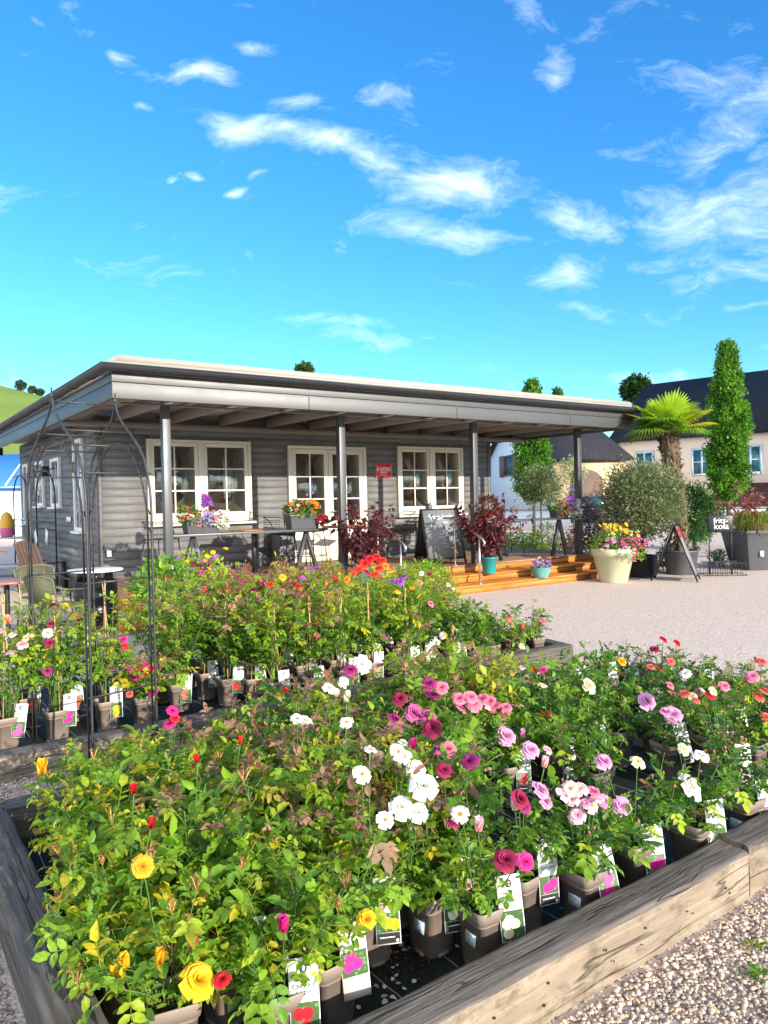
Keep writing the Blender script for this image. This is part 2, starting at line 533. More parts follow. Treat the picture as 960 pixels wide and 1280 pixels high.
def put_leaves(mb, P, D, N, L, Wd, Cc, simple=False, mi=None):
    """many leaves at once: base P, direction D, normal N, length L, width Wd, colours Cc"""
    P, D, N, Cc = (np.asarray(q, float).reshape(-1, 3) for q in (P, D, N, Cc))
    n = len(P)
    if n == 0:
        return
    L = np.broadcast_to(np.asarray(L, float), (n,))
    Wd = np.broadcast_to(np.asarray(Wd, float), (n,))
    D = unit(D)
    S = unit(np.cross(N, D))
    N = np.cross(D, S)
    T = LSV if simple else LV
    k = len(T)
    bend = NR.uniform(-.4, 2.6, (n, 1, 1))
    V = P[:, None] + D[:, None] * (T[None, :, :1] * L[:, None, None]) + S[:, None] * (T[None, :, 1:2] * Wd[:, None, None]) + N[:, None] * (T[None, :, 2:] * L[:, None, None] * bend)
    off = (np.arange(n) * k)[:, None, None]
    C = np.repeat(Cc, k, 0)
    if simple:
        mb.add(V.reshape(-1, 3), (np.array([[0, 1, 3, 2]])[None] + off).reshape(-1, 4), C, mi)
    else:
        base = mb.n
        mb.add(V.reshape(-1, 3), (LF[None] + off).reshape(-1, 3), C, mi)
        mb.f.append(((LQ[None] + off).reshape(-1, 4) + base, mb.mi if mi is None else mi))

def pick(pal, rng, jit=.18):
    c = np.array(pal[rng.randint(len(pal))]) * (1 + rng.uniform(-jit, jit))
    return c

G1, G2, G3 = (.065, .16, .034), (.13, .265, .03), (.23, .39, .035)      # dark, mid, fresh green
YG, YL = (.37, .47, .035), (.54, .47, .03)                                   # yellow green, yellowing
BR, BZ, RD = (.34, .17, .13), (.46, .25, .18), (.42, .12, .11)            # bronze shoots, red shoots
KIND = {
    'golden': dict(canes=7, h=.46, spread=.20, leaf=.060, pal=[G2, G2, G3, G3], tip=[G3, YG, YG, YL], ts=.38, hips=True),
    'bronze': dict(canes=8, h=.52, spread=.19, leaf=.052, pal=[G3, YG, YG, G3, G2], tip=[YG, BR, BZ, YL, (.46, .30, .22), YG, BZ], ts=.4, hips=False),
    'copper': dict(canes=7, h=.50, spread=.19, leaf=.054, pal=[G1, G2, G3], tip=[BZ, BR, YG, RD, G3, YG], ts=.42, hips=True),
    'fresh': dict(canes=7, h=.40, spread=.19, leaf=.046, pal=[G2, G2, G3, G1], tip=[G3, YG, G3, G3], hips=False),
    'low': dict(canes=7, h=.27, spread=.17, leaf=.044, pal=[G1, G2, G2], tip=[G3, G3, G2, YG], hips=False),
    'dark': dict(canes=8, h=.28, spread=.19, leaf=.035, pal=[G1, G1, G2], tip=[G2, G3, BZ, G1], hips=False),
    'tall': dict(canes=7, h=.76, spread=.15, leaf=.046, pal=[G1, G2, G2, G3], tip=[G3, YG, G2, BZ], hips=False, up=1),
    'tallred': dict(canes=7, h=.78, spread=.16, leaf=.046, pal=[G1, G2, G3], tip=[BZ, BR, RD, BZ, YG, YG, YL], ts=.38, hips=False, up=1),
    'tallyellow': dict(canes=7, h=.80, spread=.15, leaf=.042, pal=[G2, G3, G3], tip=[YG, YG, G3, YL], hips=False, up=1),
}

def stem_path(rng, base, az, lean, length, n=8, up=False):
    p = np.array(base, float)
    out = [p.copy()]
    el = pi / 2 - lean * (.4 if up else .75)
    for i in range(n - 1):
        el -= lean * (.05 if up else .09) * rng.uniform(.3, 1.6)
        az += rng.uniform(-.22, .22)
        p = p + length / (n - 1) * np.array([cos(az) * cos(el), sin(az) * cos(el), sin(el)])
        out.append(p.copy())
    return np.array(out)

def rose_meshes(kind, seed):
    k = KIND[kind]
    rng = np.random.RandomState(seed)
    st, fo = MB(), MB()
    P, D, N, L, C = [], [], [], [], []
    up = bool(k.get('up'))

    def leaves_on(path, r0, frac0, step):
        seg = np.linalg.norm(np.diff(path, axis=0), axis=1)
        tot = seg.sum()
        s, az = frac0 * tot, rng.uniform(0, 6.28)
        cum = np.concatenate([[0], np.cumsum(seg)])
        while s <= tot:
            f = s / tot
            i = min(np.searchsorted(cum, s, side='right') - 1, len(seg) - 1)
            q = path[i] + (path[i + 1] - path[i]) * ((s - cum[i]) / seg[i])
            t = unit(path[i + 1] - path[i])
            az += 2.4 + rng.uniform(-.5, .5)
            u = unit(np.cross(t, [.3, .5, .8]))
            w = np.cross(t, u)
            out = cos(az) * u + sin(az) * w
            d = unit(out * .9 + t * rng.uniform(.15, .8) + np.array([0, 0, rng.uniform(-.35, .15)]))
            ll = k['leaf'] * rng.choice([.6, .8, .95, 1.1, 1.3]) * rng.uniform(.9, 1.1) * (1.05 - .45 * max(0, f - .75) / .25)
            rach = ll * 1.75
            tip = rng.rand() < (max(0, f - k.get('ts', .5)) * 1.9 if not up else (q[2] / k['h'] - .42) * 2.3)
            base = pick(k['tip'] if tip else k['pal'], rng)
            if rng.rand() < .03: base = pick([(.40, .33, .05), (.22, .13, .05), (.34, .36, .06)], rng)
            nup = unit(np.array([0, 0, 1.]) * .8 + out * .35 + rng.uniform(-.35, .35, 3))
            side = unit(np.cross(nup, d))
            droop = np.array([0, 0, -1.]) * rng.uniform(.05, .35)
            items = [(1., 0.)] + [(g, sg) for g in ((.38, .75) if ll > .028 else (.6,)) for sg in (-1, 1)]
            for g, sg in items:
                if sg == 0:
                    dd = d + droop * .6
                else:
                    dd = d * .55 + side * sg * .85 + droop * .5
                P.append(q + d * rach * g * .82 + droop * rach * g * g * .3)
                D.append(dd + rng.uniform(-.12, .12, 3))
                N.append(nup + rng.uniform(-.25, .25, 3) + side * sg * -.15)
                L.append(ll * (1. if sg == 0 else .86) * rng.uniform(.9, 1.1))
                C.append(base * rng.uniform(.86, 1.14))
            st.tube([q, q + d * rach * .8], .0011, 3, col=base * .8, cap=False)
            s += step * rng.uniform(.7, 1.3)

    for c in range(k['canes']):
        az = c / k['canes'] * 6.283 + rng.uniform(-.4, .4)
        lean = rng.uniform(.18, .95) * k['spread'] / .19
        ln = k['h'] * rng.uniform(.72, 1.12)
        path = stem_path(rng, (.02 * cos(az), .02 * sin(az), -.01), az, lean, ln, 8, up)
        ccol = np.array([(.07, .14, .03), (.11, .16, .04), (.10, .07, .04)][rng.randint(3)])
        st.tube(path, np.linspace(.0045, .0018, 8), 5, col=ccol)
        leaves_on(path, .004, (.24 if k['hips'] else .16) if not up else .22, .045)
        for b in range(3 if not up else 6):
            i = rng.randint(2, 7)
            bl = k['h'] * rng.uniform(.22, .42) * (1. if not up else .55)
            bp = stem_path(rng, path[i], az + rng.uniform(-1.8, 1.8), rng.uniform(.5, 1.15), bl, 5)
            st.tube(bp, np.linspace(.0026, .0012, 5), 4, col=ccol * 1.2)
            leaves_on(bp, .003, .15, .039)
        if not k['hips'] and c % 2:
            e = path[-1]
            for q in range(rng.randint(1, 4)):
                d = unit(np.array([rng.uniform(-.6, .6), rng.uniform(-.6, .6), 1.]))
                l_ = rng.uniform(.025, .06)
                pt = e + d * l_
                col = np.array([(.16, .24, .05), (.40, .16, .12), (.20, .26, .06), (.45, .10, .14)][rng.randint(4)])
                st.tube([e, pt], .0011, 4, col=(.12, .2, .04))
                st.tube([pt, pt + d * .005, pt + d * .011, pt + d * .017], [.002, .0055, .0048, .001], 6, col=col)
        if k['hips'] and c % 2 == 0:                       # a spent spray of buds on the tip
            e = path[-1]
            for q in range(9):
                d = unit(np.array([rng.uniform(-.5, .5), rng.uniform(-.5, .5), 1.]))
                l_ = rng.uniform(.02, .06)
                col = np.array([(.35, .22, .05), (.42, .30, .06), (.30, .12, .06)][rng.randint(3)])
                st.tube([e - d * .01, e + d * l_], [.001, .0028], 4, col=col)
                P += [e + d * l_] * 2
                D += [d + rng.uniform(-.3, .3, 3) for _ in range(2)]
                N += [rng.uniform(-1, 1, 3) for _ in range(2)]
                L += [.016, .013]
                C += [col, col * .8]
    L = np.array(L)
    put_leaves(fo, P, D, N, L, L * rng.uniform(.58, .72, len(L)), C)
    return st, fo

_rose = {}
def rose_data(kind, var):
    if (kind, var) not in _rose:
        st, fo = rose_meshes(kind, 100 + var * 17 + sum(map(ord, kind)))
        a = st.build('stems', M['stem'], smooth=True)
        b = fo.build('foliage', M['leaf'], smooth=True)
        _rose[kind, var] = (a.data, b.data)
        bpy.data.objects.remove(a)
        bpy.data.objects.remove(b)
    return _rose[kind, var]

PC = {'white': (.80, .80, .76), 'ivory': (.80, .74, .50), 'pink': (.78, .24, .36), 'pale': (.80, .52, .62), 'lilac': (.72, .36, .60), 'crimson': (.30, .008, .07),
      'plum': (.34, .02, .17), 'mauve': (.55, .10, .32), 'magenta': (.66, .02, .26), 'red': (.62, .008, .025), 'coral': (.76, .16, .12), 'orange': (.85, .26, .01), 'yellow': (.84, .50, .008),
      'gold': (.82, .38, .01), 'violet': (.30, .17, .70), 'purple': (.36, .06, .55), 'lavender': (.42, .36, .68), 'scarlet': (.75, .035, .01), 'silver': (.55, .62, .58), 'peach': (.80, .42, .26)}

def petal_patch(mb, az, r0, open_, ln, wd, cup, col, col2, rng, nu=4, nv=4):
    u = np.linspace(-1, 1, nu)
    v = np.linspace(0, 1, nv)
    U, Vv = np.meshgrid(u, v)
    wf = np.sin(np.clip(Vv, .06, 1) * pi * .62) ** .8
    x = U * wd * wf
    a = open_ * (.25 + .95 * Vv)
    rr = r0 + ln * (np.sin(a) * Vv) - cup * (1 - U ** 2) * 0
    zz = ln * Vv * np.cos(a)
    rr = rr - cup * ln * U ** 2 * .9 * (1 if open_ < 1.1 else .3)
    zz = zz + .06 * ln * np.sin(U * 3 + rng.uniform(0, 6)) * Vv + cup * ln * .25 * U ** 2
    Pp = np.stack([rr * cos(az) - x * sin(az), rr * sin(az) + x * cos(az), zz], -1).reshape(-1, 3)
    t = Vv.reshape(-1, 1)
    C = np.array(col2) * (1 - t) + np.array(col) * t
    i, j = np.meshgrid(np.arange(nv - 1), np.arange(nu - 1), indexing='ij')
    i, j = i.ravel(), j.ravel()
    mb.add(Pp, np.stack([i * nu + j, i * nu + j + 1, (i + 1) * nu + j + 1, (i + 1) * nu + j], 1), C * rng.uniform(.88, 1.06))

_bloom = {}
def bloom_data(col, typ, var=0):
    """unit diameter bloom, axis +z: double / open / bud / puff"""
    key = (col, typ, var)
    if key in _bloom:
        return _bloom[key]
    rng = np.random.RandomState(sum(map(ord, col + typ)) + var * 31)
    mb = MB()
    c = np.array(PC[col])
    inner = c * (.68, .45, .5) if col not in ('white', 'ivory', 'pale', 'yellow', 'gold', 'orange') else c * (1., .84, .60)
    c = np.minimum(c * 1.08 + .02, .86)
    if typ == 'double':
        lay = [(5, .06, 1.32, .46, .26, .25), (6, .05, 1.05, .42, .23, .4), (6, .035, .74, .38, .20, .5), (5, .02, .46, .33, .16, .6), (4, .01, .2, .28, .10, .7)]
        for n_, r0, op, ln, wd, cup in lay:
            a0 = rng.uniform(0, 6.28)
            for q in range(n_):
                petal_patch(mb, a0 + q / n_ * 6.283 + rng.uniform(-.15, .15), r0, op * rng.uniform(.88, 1.1), ln * rng.uniform(.9, 1.08), wd, cup * .35, c, inner, rng)
    elif typ == 'open':
        for n_, op, ln in ((5, 1.35, .48), (4, 1.0, .36)):
            a0 = rng.uniform(0, 6.28)
            for q in range(n_):
                petal_patch(mb, a0 + q / n_ * 6.283, .04, op * rng.uniform(.9, 1.08), ln, .25, .1, c, inner if col != 'pale' else (.85, .72, .5), rng)
        for q in range(16):
            a_, l_ = rng.uniform(0, 6.28), rng.uniform(.04, .16)
            mb.tube([(0, 0, .02), (cos(a_) * l_, sin(a_) * l_, .15)], [.008, .022], 4, col=(.75, .45, .04))
    elif typ == 'bud':
        for n_, op, ln in ((3, .16, .9), (3, .3, .8)):
            a0 = rng.uniform(0, 6.28)
            for q in range(n_):
                petal_patch(mb, a0 + q / n_ * 6.283, .02, op, ln, .30, .3, c, inner, rng)
    elif typ == 'puff':                                     # ruffled head of small florets
        for q in range(26):
            a_, t = rng.uniform(0, 6.28), np.arccos(rng.uniform(-.1, 1))
            d = np.array([sin(t) * cos(a_), sin(t) * sin(a_), cos(t)])
            m2 = MB()
            for w in range(4):
                petal_patch(m2, w * 1.57, .0, 1.2, .17, .10, .1, c, inner, rng, 3, 3)
            z = unit(d)
            x = unit(np.cross(z, [.3, .2, .9]))
            y = np.cross(z, x)
            V = np.concatenate(m2.v) @ np.array([x, y, z]) + d * .36
            base = mb.n
            mb.add(V, m2.f[0][0] * 0 + m2.f[0][0], np.concatenate(m2.c))
            for f_, _ in m2.f[1:]:
                mb.f.append((f_ + base, 0))
    # green calyx
    for q in range(5):
        a_ = q * 1.2566
        put_leaves(mb, [(0, 0, -.02)], [(cos(a_), sin(a_), -.1)], [(0, 0, 1)], .2, .07, [(.06, .16, .03)])
    o = mb.build('bloom', M['petal'], smooth=True)
    _bloom[key] = o.data
    bpy.data.objects.remove(o)
    return _bloom[key]

def add_bloom(root, wpos, dia, col, typ, axis=None, rng=R, name='bloom', scale_root=1.):
    o = bpy.data.objects.new(name, bloom_data(col, typ, rng.randrange(2)))
    COL.objects.link(o)
    o.parent = root
    # root carries only a z rotation and a location
    p = np.asarray(wpos) - np.array(root.location[:])
    p = rotz(-root.rotation_euler.z) @ p
    o.location = [float(q) for q in p]
    ax = np.array([rng.uniform(-.5, .5) + .15, rng.uniform(-.5, .5) - .55, rng.uniform(.55, 1.)]) if axis is None else np.asarray(axis, float)
    ax = rotz(-root.rotation_euler.z) @ unit(ax)
    rx = math.acos(max(-1, min(1, ax[2])))
    o.rotation_euler = (0, rx, math.atan2(ax[1], ax[0]))
    o.scale = (dia, dia, dia * rng.uniform(.85, 1.1))
    return p

# ------------------------------------------------------------------ pots and tags (shared meshes)
def shared(name, mb, mats, **k):
    o = mb.build(name, mats, **k)
    me = o.data
    bpy.data.objects.remove(o)
    return me

def square_pot():
    mb = MB()
    def ring(w, z, b=.022):
        h = w / 2
        pts = []
        for cx, cy, a0 in ((1, 1, 0), (-1, 1, 90), (-1, -1, 180), (1, -1, 270)):
            for q in (0, 45, 90):
                a_ = radians(a0 + q)
                pts.append((cx * (h - b) + b * cos(a_), cy * (h - b) + b * sin(a_), z))
        return pts
    lv = [(.118, .0), (.122, .004), (.146, .180), (.160, .181), (.167, .222), (.163, .226), (.154, .222), (.148, .17)]
    V = np.concatenate([ring(w, z) for w, z in lv])
    k = 12
    fs = []
    for i in range(len(lv) - 1):
        for j in range(k):
            fs.append([i * k + j, i * k + (j + 1) % k, (i + 1) * k + (j + 1) % k, (i + 1) * k + j])
    fs.append(list(range(k))[::-1])
    mb.add(V, fs)
    for sx, sy in ((1, 0), (-1, 0), (0, 1), (0, -1)):      # drainage notches as feet
        mb.box((sx * .059, sy * .059, .006), (.02 if sx else .05, .02 if sy else .05, .012))
    return shared('pot', mb, M['pot'], smooth=False)
ME_POT = square_pot()
_sb = MB()
_ang = np.linspace(0, 2 * pi, 13)[:-1]
_sv = [(0, 0, .203)] + [(r_ * .071 * max(-1, min(1, 1.25 * cos(a))), r_ * .071 * max(-1, min(1, 1.25 * sin(a))), .196 + R.uniform(-.006, .010)) for r_ in (.5, 1.) for a in _ang]
_sb.add(_sv, [[0, 1 + i, 1 + (i + 1) % 12] for i in range(12)] + [[1 + i, 13 + i, 13 + (i + 1) % 12, 1 + (i + 1) % 12] for i in range(12)])
for _ in range(60):
    _sb.box((R.uniform(-.06, .06), R.uniform(-.06, .06), .201 + R.uniform(0, .006)), (.012, .006, .005), rotz(R.uniform(0, 3)))
ME_SOIL = shared('soil', _sb, M['soil'])

def price_label():
    mb = MB()
    a = math.atan2(.014, .18)
    mb.box((0, 0, 0), (.058, .0012, .042))
    for i, w in enumerate((.034, .030, .022)):
        mb.box((-.008, -.0012, .011 - i * .010), (w, .0008, .0036), mi=1)
    me = shared('price_label', mb, [M['label'], M['grey_ink']])
    return me
ME_LABEL = price_label()

_tags = {}
def tag_mesh(col, words, style):
    key = (col, words, style)
    if key in _tags:
        return _tags[key]
    rng = np.random.RandomState(sum(map(ord, col + words + style)))
    mb = MB()
    w, h = .062, .165
    # slightly curved card, local: x across, z up, facing -y
    zs = np.linspace(0, h, 7)
    cy = lambda z: .012 * (z / h) ** 2
    V = []
    for z in zs:
        for x in (-w / 2, w / 2):
            V += [(x, cy(z) - .0004, z), (x, cy(z) + .0004, z)]
    n = len(zs)
    fs = []
    for i in range(n - 1):
        a_, b_ = i * 4, i * 4 + 4
        fs += [[a_, a_ + 2, b_ + 2, b_], [a_ + 1, b_ + 1, b_ + 3, a_ + 3], [a_, b_, b_ + 1, a_ + 1], [a_ + 2, a_ + 3, b_ + 3, b_ + 2]]
    fs += [[0, 1, 3, 2], [4 * n - 4, 4 * n - 2, 4 * n - 1, 4 * n - 3]]
    mb.add(V, fs, mi=0)
    def patch(x0, x1, z0, z1, mi, lift=.0007, col=(1, 1, 1)):
        zz = np.linspace(z0, z1, 3)
        Vp = []
        for z in zz:
            Vp += [(x0, cy(z) - .0004 - lift, z), (x1, cy(z) - .0004 - lift, z)]
        mb.add(Vp, [[0, 1, 3, 2], [2, 3, 5, 4]], col, mi)
    def disc(x, z, rx, rz, mi, lift, col=(1, 1, 1), k=14):
        a_ = np.arange(k) * 2 * pi / k
        zz = z + rz * np.sin(a_)
        mb.add(np.stack([x + rx * np.cos(a_), np.array([cy(q) for q in zz]) - .0004 - lift, zz], 1), [list(range(k))], col, mi)
    def photo(z0, z1):
        patch(-w / 2 + .002, w / 2 - .002, z0, z1, 3, .0008, (.05, .11, .035))
        for q in range(26):
            disc(rng.uniform(-.024, .024), rng.uniform(z0 + .004, z1 - .004), .004, .004, 3, .001 + q * 1e-5, np.array((.08, .2, .05)) * rng.uniform(.5, 1.6), 6)
        for q in range(4):
            x, z = rng.uniform(-.016, .016), rng.uniform(z0 + .013, z1 - .013)
            for ww in range(5, 0, -1):
                disc(x + rng.uniform(-.001, .001), z, .0027 * ww, .0027 * ww, 3, .0014 + q * 1e-4 + (6 - ww) * 1.5e-5, np.array(PC[col]) * (.75 + .1 * ww if ww % 2 else .6), 9)
    if style == 'cream':
        photo(.05, .105)
        patch(-.02, .022, .03, .032, 2)
        patch(-.012, .022, .135, .138, 2)
    else:
        photo(.030 if style == 'band' else .003, .078)
        disc(0, .145, .0085, .0105, 1, .0017)
        disc(.001, .145, .0026, .0055, 0, .0024)
        patch(-.018, .018, .1275, .1287, 2)
        patch(-.022, .022, .1222, .1230, 2)
        if style == 'band':
            patch(-w / 2 + .002, w / 2 - .002, .003, .029, 1, .0008)
            patch(-.022, .016, .017, .0195, 0, .0012)
            disc(.022, .009, .004, .004, 0, .0012)
        if words:
            for i, t in enumerate(words.split('/')):
                zc = .110 - i * .014
                put_text(mb, t, .0135, (0, cy(zc) - .0024, zc), (1, 0, 0), (0, .012 * 2 * zc / h / h, 1), 1, .95)
        else:
            for zc in (.112, .100):
                x = -.022
                while x < .02:
                    lw = rng.uniform(.002, .005)
                    patch(x, x + lw, zc - .004, zc + .004, 2)
                    x += lw + .0016
    mb.box((0, .024, h - .045), (.010, .022, .004), mi=0)
    _tags[key] = shared('plant_tag', mb, [M['cream_card' if style == 'cream' else 'card'], M['ink'], M['grey_ink'], M['print']])
    return _tags[key]

def cane_mesh(n, h, seed):
    rng = np.random.RandomState(seed)
    mb = MB()
    top = np.array([0, 0, h])
    for q in range(n):
        a_ = q / n * 6.283 + rng.uniform(-.3, .3)
        b = np.array([.055 * cos(a_), .055 * sin(a_), .15])
        t = top + np.array([-.012 * cos(a_), -.012 * sin(a_), rng.uniform(-.03, .05)])
        col = np.array([(.50, .30, .10), (.56, .38, .16), (.42, .27, .11)][rng.randint(3)])
        mb.tube([b, b * .5 + t * .5 + rng.uniform(-.004, .004, 3), t], .0042, 6, col=col)
    mb.tube([top + np.array([.016 * cos(a_), .016 * sin(a_), -.045]) for a_ in np.linspace(0, 6.283, 9)], .0022, 4, col=(.02, .02, .02))
    return mb

ORD = ['first', 'second', 'third', 'fourth', 'fifth', 'sixth', 'seventh', 'eighth', 'ninth', 'tenth', 'eleventh', 'twelfth', 'thirteenth', 'fourteenth', 'fifteenth', 'sixteenth', 'seventeenth', 'eighteenth', 'nineteenth', 'twentieth']
ROSES = []       # dicts: root, kind, s, d, z, axis pixel

def potted_rose(kind, s, d, z=.03, var=None, tagspec=None, label=False, rot=0., scale=1., canes=0, black=False):
    root = thing('potted_rose', None, 'potted rose', site(s, d, z), RZ + rot)
    root['group'] = 'potted roses in the timber beds'
    link('pot', ME_POT if not black else ME_POT, root)
    link('soil', ME_SOIL, root)
    v = R.randrange(3) if var is None else var
    a, b = rose_data(kind, v)
    yaw = R.uniform(0, 6.28)
    sc = scale * R.uniform(.92, 1.08)
    for nm, me in (('stems', a), ('foliage', b)):
        o = link(nm, me, root, (0, 0, .2), yaw)
        o.scale = (sc, sc, sc)
    if canes:
        key = ('cane', canes, round(.2 + KIND[kind]['h'] * 1.22, 2))
        mb = cane_mesh(canes, .2 + KIND[kind]['h'] * R.uniform(1.02, 1.18) * (1. if project(site(s, d, 0))[0] < 170 else .74), R.randrange(9999))
        mb.build('bamboo_support', M['bamboo'], root, smooth=True)
    if tagspec:
        col, words, style = tagspec
        o = link('plant_tag', tag_mesh(col, words, style), root, (R.uniform(.02, .05), -.104, R.uniform(.07, .12)))
        o.scale = (1.42, 1.2, 1.36)
        o.rotation_euler = (R.uniform(-.22, -.05), R.uniform(-.08, .08), -rot - .35 + R.uniform(-.2, .15))
    if label:
        o = link('price_label', ME_LABEL, root, (-.0745, -.015, .115), -pi / 2)
        o.rotation_euler = (-.08, 0, -pi / 2)
    rec = dict(root=root, kind=kind, s=s, d=d, z=z, blooms=[], p=site(s, d, z), canes=canes)
    ROSES.append(rec)
    return rec
# ------------------------------------------------------------------ ground
g_ = MB()
g_.add([(-600, -60, 0), (600, -60, 0), (600, 900, 0), (-600, 900, 0)], [[0, 1, 2, 3]])
tag(g_.build('gravel_yard', M['gravel']), kind='structure')

def hill():
    mb = MB()
    xs = np.linspace(-520, 60, 60)
    ys = np.linspace(240, 640, 40)
    X, Y = np.meshgrid(xs, ys)
    Z = 90 * np.exp(-((X + 300) / 190) ** 2 - ((Y - 470) / 130) ** 2) + 1.6 * np.sin(X / 23 + Y / 31) - 2.5
    nx, ny = len(xs), len(ys)
    i, j = np.meshgrid(np.arange(ny - 1), np.arange(nx - 1), indexing='ij')
    i, j = i.ravel(), j.ravel()
    mb.add(np.stack([X, Y, Z], -1).reshape(-1, 3), np.stack([i * nx + j, i * nx + j + 1, (i + 1) * nx + j + 1, (i + 1) * nx + j], 1))
    tag(mb.build('hill', M['hillgrass'], smooth=True), kind='structure')
hill()

# loose stones of the gravel close to the camera
def pebbles():
    rng = np.random.RandomState(3)
    ico = np.array([[0, 0, 1], [.89, 0, .45], [.28, .85, .45], [-.72, .53, .45], [-.72, -.53, .45], [.28, -.85, .45], [.72, .53, -.45], [-.28, .85, -.45], [-.89, 0, -.45], [-.28, -.85, -.45], [.72, -.53, -.45], [0, 0, -1]])
    fc = np.array([[0, 1, 2], [0, 2, 3], [0, 3, 4], [0, 4, 5], [0, 5, 1], [1, 6, 2], [2, 7, 3], [3, 8, 4], [4, 9, 5], [5, 10, 1], [6, 7, 2], [7, 8, 3], [8, 9, 4], [9, 10, 5], [10, 6, 1], [11, 7, 6], [11, 8, 7], [11, 9, 8], [11, 10, 9], [11, 6, 10]])
    pts = []
    def fill(s0, s1, d0, d1, n):
        pts.append(np.stack([rng.uniform(s0, s1, n), rng.uniform(d0, d1, n)], 1))
    fill(-11.6, -8.6, -9.75, -8.94, 15500)
    fill(-11.6, -6.0, -11.2, -8.94, 16000)
    fill(-12.75, -12.12, -9.2, -6.2, 9000)
    fill(-12.6, -9.6, -6.28, -5.52, 9000)
    Q = np.concatenate(pts)
    fade = np.clip((Q[:, 0] + 6.2) / -2.6, 0, 1) * np.clip((Q[:, 1] + 11.1) / 1.5, 0, 1)
    Q = Q[(rng.uniform(0, 1, len(Q)) < fade) | (Q[:, 1] > -8.9) | ((Q[:, 0] < -8.9) & (Q[:, 1] > -9.6))]
    n = len(Q)
    pal = np.array([(.60, .50, .42), (.68, .57, .48), (.74, .65, .56), (.48, .40, .34), (.64, .48, .36), (.30, .26, .24), (.78, .70, .62), (.54, .47, .42)])
    c = pal[rng.randint(0, len(pal), n)] * rng.uniform(.7, 1.08, (n, 1)) * (.90, .84, .78)
    r = rng.uniform(.0045, .0115, n)
    A = O + Q[:, :1] * AX - Q[:, 1:] * NX
    sc = rng.uniform(.6, 1.25, (n, 1, 3)) * np.array([1.05, 1.05, .7])
    V = ico[None] * (1 + rng.uniform(-.18, .18, (n, 12, 1))) * sc * r[:, None, None]
    th = rng.uniform(0, 6.28, n)
    ct, st = np.cos(th)[:, None], np.sin(th)[:, None]
    V = np.stack([V[..., 0] * ct - V[..., 1] * st, V[..., 0] * st + V[..., 1] * ct, V[..., 2]], -1)
    V += np.concatenate([A, (r * .35 + rng.uniform(0, .006, n))[:, None]], 1)[:, None]
    mb = MB()
    mb.add(V.reshape(-1, 3), (fc[None] + (np.arange(n) * 12)[:, None, None]).reshape(-1, 3), np.repeat(c, 12, 0))
    tag(mb.build('loose_gravel', M['pebble']), kind='stuff')
pebbles()

# ------------------------------------------------------------------ timber beds
def sleeper(s0, s1, d0, d1, h, label, holes=False, seed=0, pale=True, lift=0.):
    """a railway sleeper, long axis along the larger span, worn and a little uneven"""
    L, W = s1 - s0, d1 - d0
    long_s = L > W
    ln, wd = (L, W) if long_s else (W, L)
    root_loc = site((s0 + s1) / 2, (d0 + d1) / 2, lift)
    rng = np.random.RandomState(seed + 50)
    mb = MB()
    n = 40
    xs = np.linspace(-ln / 2, ln / 2, n)
    # cross-section going round: bottom-front, top-front, ..., with irregular arrises
    y0, y1 = -wd / 2, wd / 2
    sec = [(y0, 0), (y0, .3 * h), (y0, .62 * h), (y0, .93 * h), (y0 + .008, .985 * h), (y0 + .02, h), (0, h - .003), (y1 - .02, h), (y1 - .008, .985 * h), (y1, .93 * h), (y1, .4 * h), (y1, 0)]
    k = len(sec)
    ph = rng.uniform(0, 6.28, 12)
    V = []
    for x in xs:
        e = 1.0
        for q, (y, z) in enumerate(sec):
            w1 = .003 * math.sin(x * 5 + ph[0] + q) + .003 * math.sin(x * 13 + ph[1] + q * 2) + rng.uniform(-.0015, .0015)
            w2 = .004 * math.sin(x * 3.1 + ph[2]) + .0025 * math.sin(x * 17 + ph[3] + q) + rng.uniform(-.0015, .0015)
            if z == 0:
                w1, w2 = w1 * .3, -.02
            if 3 <= q <= 5:
                w2 -= .006 * max(0, math.sin(x * 2.3 + ph[4])) ** 3
            V.append((x, y + w1 * .6, z + w2))
    V = np.array(V)
    fs_face, fs_top = [], []
    for i in range(n - 1):
        for j in range(k - 1):
            f = [i * k + j, (i + 1) * k + j, (i + 1) * k + j + 1, i * k + j + 1]
            (fs_top if 3 <= j <= 8 else fs_face).append(f)
    mb.add(V, fs_face, mi=1)
    mb.add(V, fs_top, mi=0)
    mb.add(V, [list(range(k)), list(range((n - 1) * k, n * k))[::-1]], mi=1)
    if holes:
        for x in np.arange(-ln / 2 + .25, ln / 2, .27):
            for zz in (.35 * h, .62 * h):
                a_ = np.arange(8) * pi / 4
                xx, z2 = x + rng.uniform(-.06, .06), zz + rng.uniform(-.02, .02)
                rr = rng.uniform(.004, .006)
                mb.add(np.stack([xx + rr * np.cos(a_), np.full(8, y0 - .0065), z2 + rr * np.sin(a_)], 1), [list(range(8))], mi=2)
    o = mb.build('timber_sleeper', [M['sleeper_top'], M['sleeper_face' if pale else 'sleeper_top'], M['dark']], None, True, root_loc, RZ if long_s else RZ - pi / 2)
    tag(o, label, 'sleeper', 'timber sleepers edging the beds')
    # keep the arris crisp
    return o

